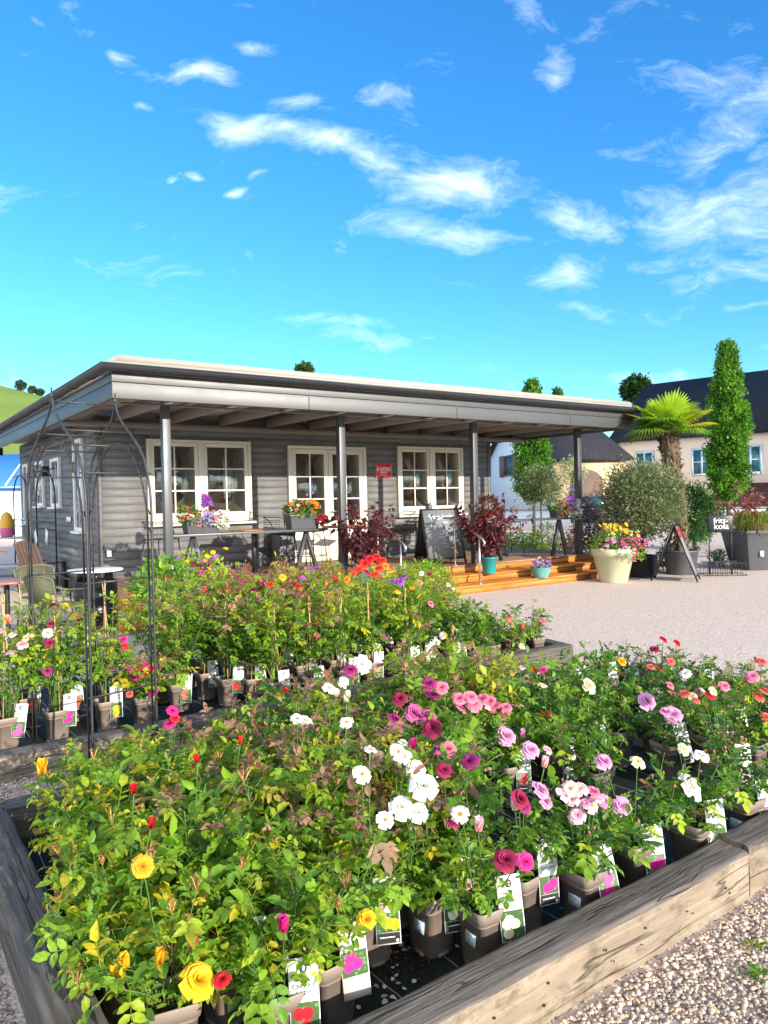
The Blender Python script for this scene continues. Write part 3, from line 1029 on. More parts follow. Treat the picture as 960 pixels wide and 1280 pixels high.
sleeper(-12.06, -9.515, -8.915, -8.765, .205, 'pale worn timber sleeper along the front of the near rose bed with small bolt holes', True, 1)
sleeper(-9.49, -6.95, -8.905, -8.755, .215, 'second timber sleeper continuing the front edge of the near rose bed beyond the joint', True, 2)
sleeper(-12.09, -11.935, -8.75, -6.47, .205, 'grey cracked sleeper along the short end of the near rose bed', False, 3, False)
sleeper(-12.09, -9.6, -6.455, -6.30, .19, 'dark sleeper on the gravel path side behind the orange roses', False, 4, False)
sleeper(-9.58, -6.85, -6.455, -6.30, .18, 'dark back sleeper of the near bed hidden behind low dark roses', False, 5, False)
sleeper(-6.93, -6.78, -8.74, -6.47, .19, 'short end sleeper of the near bed beyond the small red roses', False, 6, False)
sleeper(-13.2, -10.72, -5.52, -5.36, .165, 'brown split sleeper edging the far bed under the rose arch', False, 7, True)
sleeper(-10.70, -8.2, -5.52, -5.36, .165, 'grey sleeper in front of the tall roses with orange flower tags', False, 8, False)
sleeper(-8.18, -6.62, -5.50, -5.35, .17, 'grey sleeper with a broken dark end by the open gravel', False, 9, False)
sleeper(-6.70, -6.55, -5.33, -3.1, .17, 'end sleeper of the far bed facing the open gravel yard', False, 10, False)
sleeper(-9.3, -6.72, -3.16, -3.0, .20, 'back sleeper of the far bed towards the deck', False, 11, True)

for nm, (s0, s1, d0, d1) in {'near': (-11.94, -6.92, -8.77, -6.45), 'far': (-13.2, -6.7, -5.37, -3.1)}.items():
    mb = MB()
    nx, ny = 60, 30
    X, Y = np.meshgrid(np.linspace(0, s1 - s0, nx), np.linspace(0, d1 - d0, ny))
    Z = .022 + .006 * np.sin(X * 7) * np.sin(Y * 5) + NR.uniform(-.002, .002, X.shape)
    i, j = np.meshgrid(np.arange(ny - 1), np.arange(nx - 1), indexing='ij')
    i, j = i.ravel(), j.ravel()
    mb.add(np.stack([X, Y, Z], -1).reshape(-1, 3), np.stack([i * nx + j, i * nx + j + 1, (i + 1) * nx + j + 1, (i + 1) * nx + j], 1))
    tag(mb.build('ground_fabric', M['fabric'], None, True, site(s0, d0, 0), RZ), kind='structure')

def litter():
    mb = MB()
    rng = np.random.RandomState(5)
    pal = [(.80, .74, .72), (.78, .60, .62), (.80, .78, .74), (.70, .35, .45)]
    cl = [ground(u, v, .03) for u, v in ((690, 1065), (640, 1040), (500, 1200), (470, 1250), (680, 1090), (650, 1075), (560, 1200), (700, 1050), (545, 840), (530, 850))]
    for q in range(210):
        c = cl[rng.randint(len(cl))]
        s_, d_ = sd(c)
        p = site(s_ + rng.normal(0, .16), d_ + rng.normal(0, .16), 0)
        s_, d_ = sd(p)
        if not (-11.8 < s_ < -7 and -8.75 < d_ < -3.2 and not (-6.6 < d_ < -5.2)):
            continue
        a = rng.uniform(0, 6.28)
        put_leaves(mb, [(p[0], p[1], .034)], [(cos(a), sin(a), rng.uniform(-.1, .2))], [(rng.uniform(-.3, .3), rng.uniform(-.3, .3), 1)], rng.uniform(.014, .028), rng.uniform(.014, .024), [pal[rng.randint(4)]])
    tag(mb.build('fallen_petals', M['petal'], smooth=True), kind='stuff')
    mb = MB()
    for q in range(1500):
        c = cl[rng.randint(3)] if q % 2 else cl[8]
        c = ground(672, 1082, .03) if q < 700 else c
        p = c + np.array([rng.normal(0, .07), rng.normal(0, .07), 0])
        s_, d_ = sd(p)
        if not (-11.8 < s_ < -7 and -8.75 < d_ < -6.5):
            continue
        mb.box((p[0], p[1], .032 + rng.uniform(0, .008)), (rng.uniform(.004, .014), rng.uniform(.003, .007), .004), rotz(rng.uniform(0, 3)), col=np.array([(.05, .032, .02), (.09, .05, .03), (.03, .02, .014)][rng.randint(3)]))
    tag(mb.build('bark_litter', M['pebble']), kind='stuff')
litter()

# ------------------------------------------------------------------ roses of the near bed
near = []        # (s, d)
def place(kind, s, d, **k):
    near.append((s, d))
    return potted_rose(kind, s, d, **k)

def px(u, v):
    return sd(ground(u, v, .03))

# the front rows, pot by pot (pixel of the pot's foot)
for kind, u, v, tg, lb, rt, sc in [
    ('golden', 160, 1255, ('gold', 'ARNOLD/JANSEN', 'plain'), False, .1, .8),
    ('golden', 240, 1205, ('red', 'CHERRY', 'band'), False, -.1, .95),
    ('golden', 285, 1268, ('red', 'CHERRY/GIRL', 'band'), False, .15, .75),
    ('golden', 355, 1318, ('red', 'CHERRY/LADY', 'plain'), False, -.05, .72),
    ('fresh', 412, 1275, ('magenta', '', 'cream'), False, .05, .8),
    ('copper', 345, 1190, ('pale', '', 'cream'), False, .2, .95),
    ('bronze', 462, 1196, ('yellow', '', 'band'), False, -.1, .8),
    ('fresh', 540, 1184, ('white', '', 'band'), True, .05, .85),
    ('fresh', 606, 1202, ('ivory', '', 'plain'), True, -.06, .68),
    ('fresh', 652, 1158, ('magenta', '', 'band'), False, .1, .85),
    ('low', 730, 1152, ('magenta', '', 'plain'), True, .04, .95),
    ('low', 792, 1113, ('magenta', '', 'band'), False, -.05, .9),
    ('low', 866, 1086, ('white', '', 'plain'), False, .08, 1.),
    ('dark', 930, 1054, ('magenta', '', 'plain'), True, -.04, 1.),
    ('golden', 95, 1105, None, True, -.45, .62),
    ('golden', 130, 1180, None, False, .2, .72),
    ('golden', 110, 1290, None, False, .1, .72),
    ('golden', 215, 1335, None, False, -.2, .7),
    ('bronze', 492, 1150, ('pale', '', 'band'), False, .2, .85),
]:
    s, d = px(u, v)
    s = max(s, -11.82)
    d = max(d, -8.66)
    place(kind, s, d, tagspec=tg, label=lb, rot=rt, scale=sc, var=R.randrange(3))

def near_kind(u, v, s, d):
    if u < 215: return 'golden', .9
    if u < 300: return R.choice(['golden', 'copper', 'bronze', 'bronze']), .9
    if u < 470: return R.choice(['bronze', 'bronze', 'copper', 'bronze', 'bronze']), .92
    if u < 600: return R.choice(['fresh', 'fresh', 'bronze']), 1.
    if u < 760: return R.choice(['fresh', 'low', 'low']), .95
    return R.choice(['dark', 'low', 'dark', 'copper' if u > 860 else 'dark']), .88

for d in (-8.30, -7.98, -7.66, -7.34, -7.02, -6.70):
    for s in np.arange(-11.76, -7.0, .325):
        s_ = s + R.uniform(-.04, .04) + (.15 if round(d * 100) % 64 else 0)
        d_ = d + R.uniform(-.04, .04)
        if s_ > -7.08 or any(math.hypot(s_ - a, d_ - b) < .225 for a, b in near):
            continue
        p = site(s_, d_, .4)
        u, v = project(p)
        if u > 1120 or v > 1500:
            continue
        fp = project(site(s_, d_, .05))
        if 615 < fp[0] < 712 and 1010 < fp[1] < 1110:      # the open patch of black fabric
            continue
        k, sc = near_kind(u, v, s_, d_)
        if u > 560 and R.random() < (.30 if d_ < -7.9 else .14): continue
        if 190 < u < 500 and d_ > -7.2: sc *= .80
        dist = 8.75 + d_
        if k in ('copper',) and u > 800: sc = .62
        if k == 'golden' and d_ > -7.1: sc = .62
        if k in ('golden', 'bronze', 'copper') and d_ < -8.1: sc *= .85
        place(k, s_, d_, scale=sc, rot=R.uniform(-.2, .2), tagspec=(R.choice(['pink', 'red', 'white', 'yellow']), '', R.choice(['plain', 'band'])) if R.random() < .7 else None)
NEAR_N = len(ROSES)

# ------------------------------------------------------------------ roses of the far bed
far = []
def place2(kind, s, d, **k):
    far.append((s, d))
    return potted_rose(kind, s, d, **k)
for kind, u, v, tg, cn, sc in [
    ('tallyellow', 10, 935, ('mauve', '', 'plain'), 3, .95), ('tallyellow', 72, 925, ('magenta', '', 'plain'), 4, .98), ('tallyellow', 135, 912, ('yellow', '', 'plain'), 3, .92),
    ('bronze', 180, 905, None, 0, .85), ('tallyellow', -45, 940, ('pink', '', 'plain'), 3, 1.),
    ('tall', 258, 872, ('white', '', 'plain'), 3, 1.), ('tallred', 285, 880, ('red', '', 'plain'), 3, 1.), ('tall', 318, 880, ('red', '', 'plain'), 3, .97), ('tallyellow', 345, 885, ('scarlet', '', 'plain'), 4, .97),
    ('tallred', 392, 880, ('scarlet', '', 'plain'), 3, 1.), ('tallyellow', 428, 868, ('coral', '', 'plain'), 3, 1.), ('tallyellow', 462, 858, ('coral', '', 'plain'), 3, 1.),
    ('tallyellow', 508, 850, ('magenta', '', 'plain'), 4, .96), ('tall', 527, 842, ('ivory', '', 'band'), 3, .9), ('low', 567, 842, ('scarlet', '', 'plain'), 4, .9), ('fresh', 628, 838, None, 0, .95), ('fresh', 662, 832, None, 0, .9), ('fresh', 684, 826, None, 0, .8), ('low', 606, 842, None, 0, 1.2),
]:
    s, d = px(u, v)
    place2(kind, s, max(d, -5.24), tagspec=tg, canes=cn, scale=sc, rot=R.uniform(-.15, .15))
for d in (-4.78, -4.44, -4.10, -3.76, -3.42):
    for s in np.arange(-12.6, -6.9, .36):
        s_, d_ = s + R.uniform(-.05, .05), d + R.uniform(-.05, .05)
        if any(math.hypot(s_ - a, d_ - b) < .25 for a, b in far):
            continue
        u, v = project(site(s_, d_, 0.05))
        if u < -70 or 140 < u < 195 or u > 690 or (u < 150 and d > -4.2) or (u < 250 and d > -3.6):
            continue
        ut = project(site(s_, d_, .9))[0]
        if u < 150: k, sc, cn = 'tallyellow', R.uniform(.75, .95), 3
        elif ut < 300: k, sc, cn = R.choice(['tall', 'tallyellow']), 1., 3
        elif ut < 400: k, sc, cn = R.choice(['tallred', 'tallred', 'tall']), 1., 3
        elif ut < 430: k, sc, cn = R.choice(['tallyellow', 'tallred', 'tall']), .95, 3
        elif ut < 530: k, sc, cn = R.choice(['tallyellow', 'tall', 'tallyellow']), .86, 3
        elif ut < 575: k, sc, cn = 'tall', .66, 0
        else:
            if d > -4.0 and u < 640: k, sc, cn = 'low', 1.2, 0
            elif u < 600: k, sc, cn = 'low', 1.15, 0
            else: k, sc, cn = 'low', .95, 0
        place2(k, s_, d_, canes=cn if R.random() < (.8 if u < 150 else .4) else 0, scale=sc, rot=R.uniform(-.2, .2), tagspec=(R.choice(['red', 'scarlet', 'pink', 'coral']), '', 'plain') if R.random() < .75 and d < -4.2 else None)

# ------------------------------------------------------------------ blooms, each on the plant that carries it
BLOOMS = {
 'near': [
 (52, 968, 14, 'yellow', 'bud'), (178, 1083, 23, 'gold', 'double'), (247, 1227, 36, 'yellow', 'double'), (458, 1150, 20, 'yellow', 'double'), (158, 1208, 14, 'yellow', 'bud'), (145, 1222, 10, 'yellow', 'bud'), (200, 1205, 12, 'gold', 'bud'),
 (247, 953, 9, 'red', 'bud'), (167, 992, 10, 'red', 'bud'), (188, 1036, 10, 'red', 'bud'), (278, 1225, 17, 'red', 'double'), (355, 1165, 16, 'magenta', 'bud'), (300, 930, 8, 'scarlet', 'bud'), (240, 1175, 12, 'red', 'double'),
 (530, 984, 31, 'white', 'double'), (502, 1010, 27, 'white', 'double'), (523, 1016, 22, 'white', 'double'), (520, 961, 21, 'white', 'double'), (497, 940, 20, 'white', 'open'), (505, 946, 18, 'white', 'open'), (462, 938, 15, 'white', 'double'), (503, 930, 12, 'white', 'double'),
 (452, 968, 22, 'white', 'open'), (381, 902, 19, 'white', 'double'), (371, 899, 14, 'white', 'double'), (411, 861, 16, 'white', 'double'), (427, 856, 12, 'white', 'double'), (420, 871, 8, 'white', 'bud'), (433, 878, 9, 'white', 'bud'), (436, 872, 8, 'white', 'bud'),
 (452, 831, 22, 'white', 'double'), (430, 851, 12, 'white', 'double'), (433, 903, 16, 'white', 'open'), (481, 1025, 20, 'white', 'open'), (575, 1018, 20, 'white', 'open'), (644, 1013, 13, 'white', 'bud'), (598, 1040, 14, 'pale', 'bud'),
 (500, 874, 17, 'crimson', 'double'), (536, 855, 18, 'plum', 'double'), (540, 871, 17, 'plum', 'double'), (552, 860, 17, 'pink', 'double'), (494, 902, 21, 'plum', 'double'), (517, 892, 22, 'mauve', 'double'), (535, 896, 20, 'mauve', 'double'), (541, 911, 23, 'crimson', 'double'),
 (547, 937, 15, 'mauve', 'double'), (560, 937, 18, 'pink', 'double'), (555, 963, 18, 'crimson', 'double'), (588, 952, 21, 'plum', 'double'), (516, 936, 11, 'magenta', 'bud'), (438, 838, 17, 'plum', 'double'), (568, 1028, 15, 'crimson', 'double'),
 (574, 874, 17, 'pink', 'double'), (575, 887, 17, 'pink', 'double'), (592, 881, 19, 'pink', 'double'), (588, 872, 17, 'pink', 'double'), (603, 874, 16, 'pink', 'double'), (610, 882, 14, 'pale', 'double'), (619, 884, 18, 'pink', 'double'), (613, 877, 14, 'pink', 'double'), (632, 885, 14, 'pink', 'double'),
 (649, 999, 22, 'crimson', 'double'), (655, 1008, 16, 'plum', 'double'), (632, 1076, 26, 'crimson', 'double'), (656, 1077, 20, 'magenta', 'double'),
 (632, 921, 23, 'lilac', 'double'), (663, 938, 20, 'lilac', 'double'), (652, 922, 8, 'lilac', 'bud'), (675, 988, 22, 'lilac', 'double'), (681, 1001, 20, 'lilac', 'double'), (808, 877, 21, 'lilac', 'double'), (841, 894, 20, 'lilac', 'double'), (831, 891, 14, 'lilac', 'double'), (754, 953, 20, 'lilac', 'double'), (680, 960, 11, 'pale', 'bud'), (684, 938, 12, 'pale', 'double'),
 (704, 994, 20, 'pale', 'open'), (713, 986, 18, 'pale', 'open'), (724, 987, 20, 'pale', 'open'), (716, 1000, 16, 'pale', 'open'), (731, 1004, 14, 'lilac', 'double'), (741, 991, 17, 'pink', 'double'), (738, 1007, 18, 'pale', 'open'), (755, 1002, 15, 'lilac', 'double'), (722, 1020, 19, 'pale', 'double'), (777, 1008, 21, 'lilac', 'double'), (746, 1000, 16, 'pale', 'open'),
 (861, 984, 29, 'white', 'double'), (876, 946, 17, 'white', 'double'), (797, 953, 17, 'ivory', 'open'), (854, 937, 13, 'ivory', 'double'), (736, 858, 17, 'ivory', 'double'), (857, 843, 13, 'white', 'double'), (865, 871, 11, 'ivory', 'open'), (891, 864, 10, 'ivory', 'open'), (877, 863, 8, 'white', 'double'),
 (829, 800, 10, 'red', 'double'), (818, 812, 10, 'crimson', 'double'), (846, 804, 9, 'red', 'double'), (824, 837, 7, 'red', 'double'), (940, 846, 13, 'pink', 'double'), (951, 828, 12, 'coral', 'double'), (905, 858, 12, 'pink', 'double'), (888, 869, 12, 'red', 'double'), (955, 866, 15, 'coral', 'double'), (948, 872, 12, 'coral', 'double'),
 (837, 857, 10, 'pink', 'double'), (813, 834, 10, 'coral', 'double'), (777, 827, 11, 'gold', 'double'), (838, 827, 9, 'coral', 'double'), (856, 868, 13, 'coral', 'double'), (957, 897, 12, 'coral', 'double'), (679, 838, 10, 'magenta', 'double'), (667, 838, 9, 'red', 'double'), (666, 854, 7, 'coral', 'double'), (678, 857, 11, 'ivory', 'open'), (680, 897, 7, 'red', 'bud'), (685, 897, 7, 'red', 'bud'), (870, 876, 9, 'coral', 'double'), (652, 835, 8, 'pale', 'double'),
 (215, 889, 14, 'magenta', 'double'), (212, 906, 13, 'magenta', 'double'), (219, 898, 11, 'red', 'double')],
 'far': [
 (2, 790, 13, 'pale', 'double'), (15, 796, 13, 'white', 'double'), (35, 798, 13, 'ivory', 'double'), (10, 781, 9, 'peach', 'bud'), (28, 807, 12, 'pale', 'double'), (66, 758, 10, 'crimson', 'double'), (62, 804, 10, 'crimson', 'double'), (95, 772, 17, 'magenta', 'puff'), (59, 839, 11, 'plum', 'double'), (60, 791, 13, 'white', 'open'), (63, 780, 8, 'crimson', 'double'), (40, 770, 8, 'coral', 'bud'), (14, 816, 11, 'lilac', 'open'),
 (154, 800, 10, 'magenta', 'double'), (156, 808, 8, 'red', 'double'), (170, 841, 12, 'red', 'double'), (164, 836, 11, 'magenta', 'double'), (174, 834, 11, 'red', 'double'), (178, 843, 11, 'red', 'double'), (168, 848, 11, 'magenta', 'double'), (182, 831, 9, 'magenta', 'double'), (191, 836, 9, 'red', 'double'), (192, 865, 13, 'magenta', 'double'), (162, 868, 9, 'coral', 'double'), (176, 858, 7, 'coral', 'double'),
 (489, 727, 10, 'purple', 'double'), (500, 727, 10, 'purple', 'double'), (387, 714, 12, 'purple', 'open'), (538, 755, 9, 'pink', 'double'), (545, 803, 9, 'white', 'double'), (553, 795, 8, 'pale', 'double'), (636, 780, 12, 'peach', 'double'), (637, 772, 8, 'coral', 'double'), (677, 777, 13, 'pink', 'double'), (652, 808, 9, 'ivory', 'open'), (655, 819, 9, 'white', 'open'), (527, 717, 6, 'white', 'double'), (537, 718, 6, 'crimson', 'double'), (560, 731, 6, 'pale', 'double'), (567, 741, 5, 'white', 'bud'),
 (398, 723, 6, 'red', 'bud'), (420, 728, 7, 'scarlet', 'bud'), (330, 733, 7, 'magenta', 'bud'), (413, 705, 6, 'pale', 'bud'), (285, 715, 7, 'red', 'double'), (655, 790, 8, 'coral', 'bud'), (378, 722, 8, 'purple', 'open'), (395, 709, 8, 'purple', 'open'), (318, 738, 8, 'crimson', 'double'), (360, 740, 8, 'red', 'double'), (425, 716, 8, 'red', 'double'), (433, 725, 9, 'orange', 'double'), (505, 721, 8, 'purple', 'double'), (482, 724, 8, 'purple', 'double'), (270, 728, 8, 'red', 'double'), (410, 745, 7, 'coral', 'double'), (520, 745, 7, 'gold', 'double'), (345, 727, 11, 'orange', 'double'), (353, 722, 9, 'yellow', 'double'), (338, 731, 8, 'scarlet', 'double'), (372, 733, 8, 'red', 'double'), (300, 727, 8, 'magenta', 'double'), (407, 733, 7, 'orange', 'bud'), (497, 740, 8, 'yellow', 'open'), (515, 735, 7, 'gold', 'open'), (525, 729, 7, 'peach', 'double'), (322, 750, 7, 'pink', 'bud'), (255, 742, 7, 'coral', 'bud'),
 (448, 712, 11, 'scarlet', 'double'), (455, 705, 12, 'scarlet', 'double'), (462, 699, 12, 'red', 'double'), (470, 697, 12, 'scarlet', 'double'), (477, 701, 11, 'scarlet', 'double'), (466, 708, 11, 'orange', 'double'), (474, 711, 10, 'scarlet', 'double'), (458, 716, 11, 'red', 'double'), (482, 708, 9, 'orange', 'double'), (440, 718, 9, 'scarlet', 'double'), (487, 714, 8, 'gold', 'double'), (469, 718, 9, 'scarlet', 'double')]}

for bed, items in BLOOMS.items():
    pool = ROSES[:NEAR_N] if bed == 'near' else ROSES[NEAR_N:]
    for u, v, dpx, col, typ in items:
        best = None
        for r in pool:
            p = r['p']
            Y = p[1]
            q = at_depth(u, v, Y)
            dx = math.hypot(q[0] - p[0], 0)
            top = .2 + KIND[r['kind']]['h'] * .95 + r['z']
            z = q[2]
            # a bloom sits near the top of its plant
            sc = (dx / .10) ** 2 + ((z - top) / .10) ** 2 + .012 * Y + .25 * len(r['blooms'])
            if typ != 'bud' and z < .28: sc += 9
            if best is None or sc < best[0]:
                best = (sc, r, q)
        _, r, q = best
        toward = np.array([0, 0, CH]) - q
        q = q + unit(toward) * .15
        dia = dpx / F * np.linalg.norm(q - np.array([0, 0, CH])) * 1.04
        dia = min(dia, .13)
        ax = None
        if typ == 'bud': ax = (R.uniform(-.3, .3), R.uniform(-.3, .3), 1)
        lp = add_bloom(r['root'], q, dia * (1.0 if typ != 'bud' else 1.25), col, typ, ax)
        r['blooms'].append((col, lp, dia))

for r in ROSES:
    if r['blooms']:
        mb = MB()
        for col, lp, dia in r['blooms']:
            b = np.array([lp[0] * .25, lp[1] * .25, .2])
            e = np.array(lp) - np.array([0, 0, .004])
            m_ = b * .45 + e * .55 + np.array([0, 0, .04])
            mb.tube([b, (b + m_) / 2 + .01, m_, m_ * .4 + e * .6 + [0, 0, .01], e], [.0035, .003, .0025, .002, .0022], 5, col=(.07, .16, .03))
            for q in range(7):
                t = q / 7 * .8
                pt = b + (e - b) * t
                a = R.uniform(0, 6.28)
                put_leaves(mb, [pt], [(cos(a), sin(a), .1)], [(0, 0, 1)], .035, .022, [pick([G2, G3], NR)])
        mb.build('flower_stems', M['stem'], r['root'], smooth=True)

# labels: the kind, the bloom colour, and its place counted along its row
LOOK = {'golden': 'green glossy leaves', 'bronze': 'yellow green leaves', 'copper': 'bronze new shoots', 'fresh': 'fresh green leaves', 'low': 'low bushy growth', 'dark': 'fine dark leaves',
        'tall': 'tall green shoots', 'tallred': 'tall bronze tips', 'tallyellow': 'tall lime leaves'}
CN = {'gold': 'golden', 'ivory': 'cream', 'pale': 'pale pink'}
def label_roses(recs, bedname, fronts):
    rows = {}
    for r in recs:
        i = int(np.argmin([abs(r['d'] - f) for f in fronts]))
        rows.setdefault(i, []).append(r)
    for i, rs in rows.items():
        rs.sort(key=lambda r: r['s'])
        for j, r in enumerate(rs):
            cols = {}
            for c, _, di in r['blooms']:
                cols[c] = cols.get(c, 0) + di
            if cols:
                c = max(cols, key=cols.get)
                look = 'with %s blooms' % CN.get(c, c)
            else:
                look = 'with ' + LOOK[r['kind']]
            r['root']['label'] = 'potted rose %s, %s along %s row of the %s bed' % (look, ORD[j] if j < 20 else 'last', ORD[i], bedname)
label_roses(ROSES[:NEAR_N], 'near', [-8.52, -8.25, -7.98, -7.66, -7.34, -7.02, -6.70])
label_roses(ROSES[NEAR_N:], 'far', [-5.1, -4.78, -4.44, -4.10, -3.76, -3.42])
# ------------------------------------------------------------------ rose arch
def rose_arch():
    # local x: along the path direction between the two frames (site s), y: width of the opening (site d)
    p0 = ground(117, 967)
    wa, wb = .45, .89
    root = thing('rose_arch', 'black metal rose arch with pointed ogee top standing between the beds', 'rose arch', (p0[0], p0[1], 0), .835)
    H = 2.42
    TT, HW = [0, .05, .10, .15, .20, .26, .33, .41, .52, .64, .78], [0, .03, .09, .19, .32, .49, .67, .82, .92, .98, 1.]
    zs_ = np.concatenate([np.linspace(0, H - .8, 8), np.linspace(H - .76, H, 30)])
    def ogee(x):
        half = [(wb / 2 * float(np.interp(H - z, TT, HW)), z) for z in zs_]
        return [(x, wb / 2 - y, z) for y, z in half], [(x, wb / 2 + y, z) for y, z in half[::-1]]
    for x, nm in ((0, 'near'), (wa, 'far')):
        mb = MB()
        L, Rr = ogee(x)
        mb.tube(L, .0085, 6); mb.tube(Rr, .0085, 6)
        mb.tube([(x, wb / 2, H - .06), (x, wb / 2, H + .06)], [.012, .004], 6)
        # inner leg bars and the round inner arch
        for y in (.052, wb - .052):
            mb.tube([(x, y, 0), (x, y, 1.25)], .0065, 6)
        a_ = np.linspace(0, pi, 20)
        mb.tube([(x, .052, 1.2)] + [(x, wb / 2 - (wb / 2 - .052) * cos(t), 1.52 + .60 * sin(t)) for t in a_] + [(x, wb - .052, 1.2)], .0065, 6)
        # scrolls between the inner and the outer arch
        for sy in (-1, 1):
            for zc, off, rr in ((2.07, .19, .026), (1.93, .29, .026), (1.62, .40, .022), (2.02, .25, .02)):
                yc = wb / 2 + sy * off
                mb.tube([(x, yc + sy * rr * cos(t) * (1 - t / 12), zc + rr * 1.7 * sin(t) * (1 - t / 12)) for t in np.linspace(0, 5.2, 16)], .0045, 5)
        mb.build('arch_frame', M['arch'], root, True)
    rungs = [(wb / 2, H - .03)]
    for z in (.12, .48, .84, 1.2):
        rungs += [(0, z), (wb, z)]
    L, _ = ogee(0)
    for i in (17, 24, 28):
        rungs += [(L[i][1], L[i][2]), (wb - L[i][1], L[i][2])]
    for y, z in rungs:
        mb = MB()
        mb.tube([(-.02, y, z), (wa + .02, y, z)], .0062, 6)
        mb.lathe([(.0, -.011), (.011, 0), (0, .011)], 8, (wa / 2, y, z))
        mb.build('rung', M['arch'], root, True)
rose_arch()

# ------------------------------------------------------------------ the cafe pavilion
DZ, ZC, D = .42, 3.063, 2.60
W0, W1, W2, W3, WT, WB = -8.36, -6.37, -2.887, -1.005, 2.827, 1.3145
DR0, DR1, DRT = -5.57, -3.72, 2.78
SWL, SWR, DB = -9.18, -.14, 10.1
S0, SR, E_ = -9.80, 1.02, .68
cafe = thing('cafe_pavilion', 'low grey boarded cafe pavilion with flat overhanging roof and cream windows', 'building', (O[0], O[1], 0), RZ)

def boards(mb, a0, a1, z0, z1, holes, fixed, axis, sgn, bh=.137):
    """lapped boards on a wall plane; axis 'x' runs along s at d=fixed, 'y' along d at s=fixed; sgn: outward side"""
    z = z0
    while z < z1 - .01:
        zt = min(z + bh, z1)
        cuts = [(a0, a1)]
        for h0, h1, hz0, hz1 in holes:
            if hz0 < zt - .02 and hz1 > z + .02:
                nc = []
                for c0, c1 in cuts:
                    if h0 > c0 and h1 < c1: nc += [(c0, h0), (h1, c1)]
                    else: nc.append((c0, c1))
                cuts = nc
        nc = []
        for c0, c1 in cuts:
            j = c0 + R.uniform(.6, 3.2)
            while j < c1 - .5:
                nc.append((c0, j - .0015)); c0 = j + .0015; j += R.uniform(2.4, 4.2)
            nc.append((c0, c1))
        for c0, c1 in nc:
            lo, hi = .0135, .0115
            poly = [(0, z), (lo * sgn, z + .005), (hi * sgn, zt), (0, zt)]
            if axis == 'x':
                P = [(c, fixed + y, q) for c in (c0, c1) for y, q in poly]
            else:
                P = [(fixed + y, c, q) for c in (c0, c1) for y, q in poly]
            fs = [[0, 1, 2, 3], [7, 6, 5, 4]] + [[i, i + 4, (i + 1) % 4 + 4, (i + 1) % 4] for i in range(4)]
            mb.add(P, fs)
        z = zt

fh = [(W0 + .03, W1 - .03, WB + .03, WT - .03), (W2 + .03, W3 - .03, WB + .03, WT - .03), (DR0 + .03, DR1 - .03, DZ, DRT - .03)]
mb = MB()
boards(mb, SWL, SWR, .3, 3.2, fh, D, 'x', -1)
# the thickness behind the boards, with real openings
def solid_wall(mb, a0, a1, z0, z1, holes, f0, f1, axis):
    xs = sorted({a0, a1} | {h[0] for h in holes} | {h[1] for h in holes})
    for i in range(len(xs) - 1):
        zs = [(z0, z1)]
        for h in holes:
            if h[0] <= xs[i] and h[1] >= xs[i + 1]:
                zs = [(z0, h[2]), (h[3], z1)]
        for q0, q1 in zs:
            if q1 - q0 < .01: continue
            if axis == 'x': mb.bb(xs[i], xs[i + 1], f0, f1, q0, q1)
            else: mb.bb(f0, f1, xs[i], xs[i + 1], q0, q1)
solid_wall(mb, SWL + .02, SWR - .02, 0, 3.2, [(h[0], h[1], h[2] if h[2] > 1 else .36, h[3]) for h in fh], D + .004, D + .12, 'x')
for s_ in (SWL, SWR):
    mb.bb(s_ - .045, s_ + .045, D - .034, D - .024 + .06, .3, 3.2)
mb.build('front_wall', M['siding'], cafe)
lwin = [(3.55, 4.10, 1.25, 2.84), (5.45, 6.15, 1.70, 2.60), (7.1, 7.8, 1.72, 2.62), (8.9, 9.4, 1.32, 2.64)]
mb = MB()
boards(mb, D + .04, DB, .3, 3.2, lwin, SWL, 'y', -1)
solid_wall(mb, D + .13, DB, 0, 3.2, lwin, SWL + .004, SWL + .12, 'y')
mb.build('end_wall', M['siding'], cafe)
mb = MB()
boards(mb, D + .04, DB, .3, 3.2, [], SWR, 'y', 1)
mb.bb(SWR - .12, SWR - .004, D + .13, DB, 0, 3.2)
mb.bb(SWL + .13, SWR - .13, DB - .1, DB, 0, 3.2)
mb.build('rear_wall', M['siding'], cafe)
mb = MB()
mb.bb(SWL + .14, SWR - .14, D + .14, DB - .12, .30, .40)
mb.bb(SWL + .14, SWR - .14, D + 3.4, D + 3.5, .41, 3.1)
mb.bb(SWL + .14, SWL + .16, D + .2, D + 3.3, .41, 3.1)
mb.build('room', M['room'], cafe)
mb = MB()
mb.bb(-7.35, -6.3, D + 2.2, D + 2.3, .42, 3.0)
mb.bb(-4.6, -4.1, D + 2.9, D + 3.0, .42, 3.0)
mb.build('blue_partition', M['roomblue'], cafe)

# roof
mb = MB()
mb.bb(S0 + .06, SR - .06, -E_ + .06, DB + .6, 3.30, 3.42)
mb.build('roof_deck', M['soffit'], cafe)
mb = MB()
mb.bb(S0 + .10, SR - .02, -E_ + .08, DB + .55, 3.56, 3.645)
mb.bb(S0 + .02, SR - .04, -E_ + .02, DB + .6, 3.43, 3.555)
mb.build('roof_sheet', M['roofmetal'], cafe)
mb = MB()
mb.bb(S0, SR, -E_, -E_ + .045, ZC, 3.272)
mb.bb(S0 - .004, SR + .004, -E_ - .008, -E_ + .04, 3.277, 3.40)
for s_ in np.arange(S0 + 2.9, SR, 2.95):
    mb.bb(s_, s_ + .012, -E_ - .011, -E_ - .002, ZC + .002, 3.398)
mb.build('front_fascia', M['fascia'], cafe, bevel=.004)
mb = MB()
mb.bb(S0 + .001, S0 + .046, -E_ + .047, DB + .6, ZC, 3.272)
mb.bb(S0 - .007, S0 + .04, -E_ + .043, DB + .6, 3.277, 3.40)
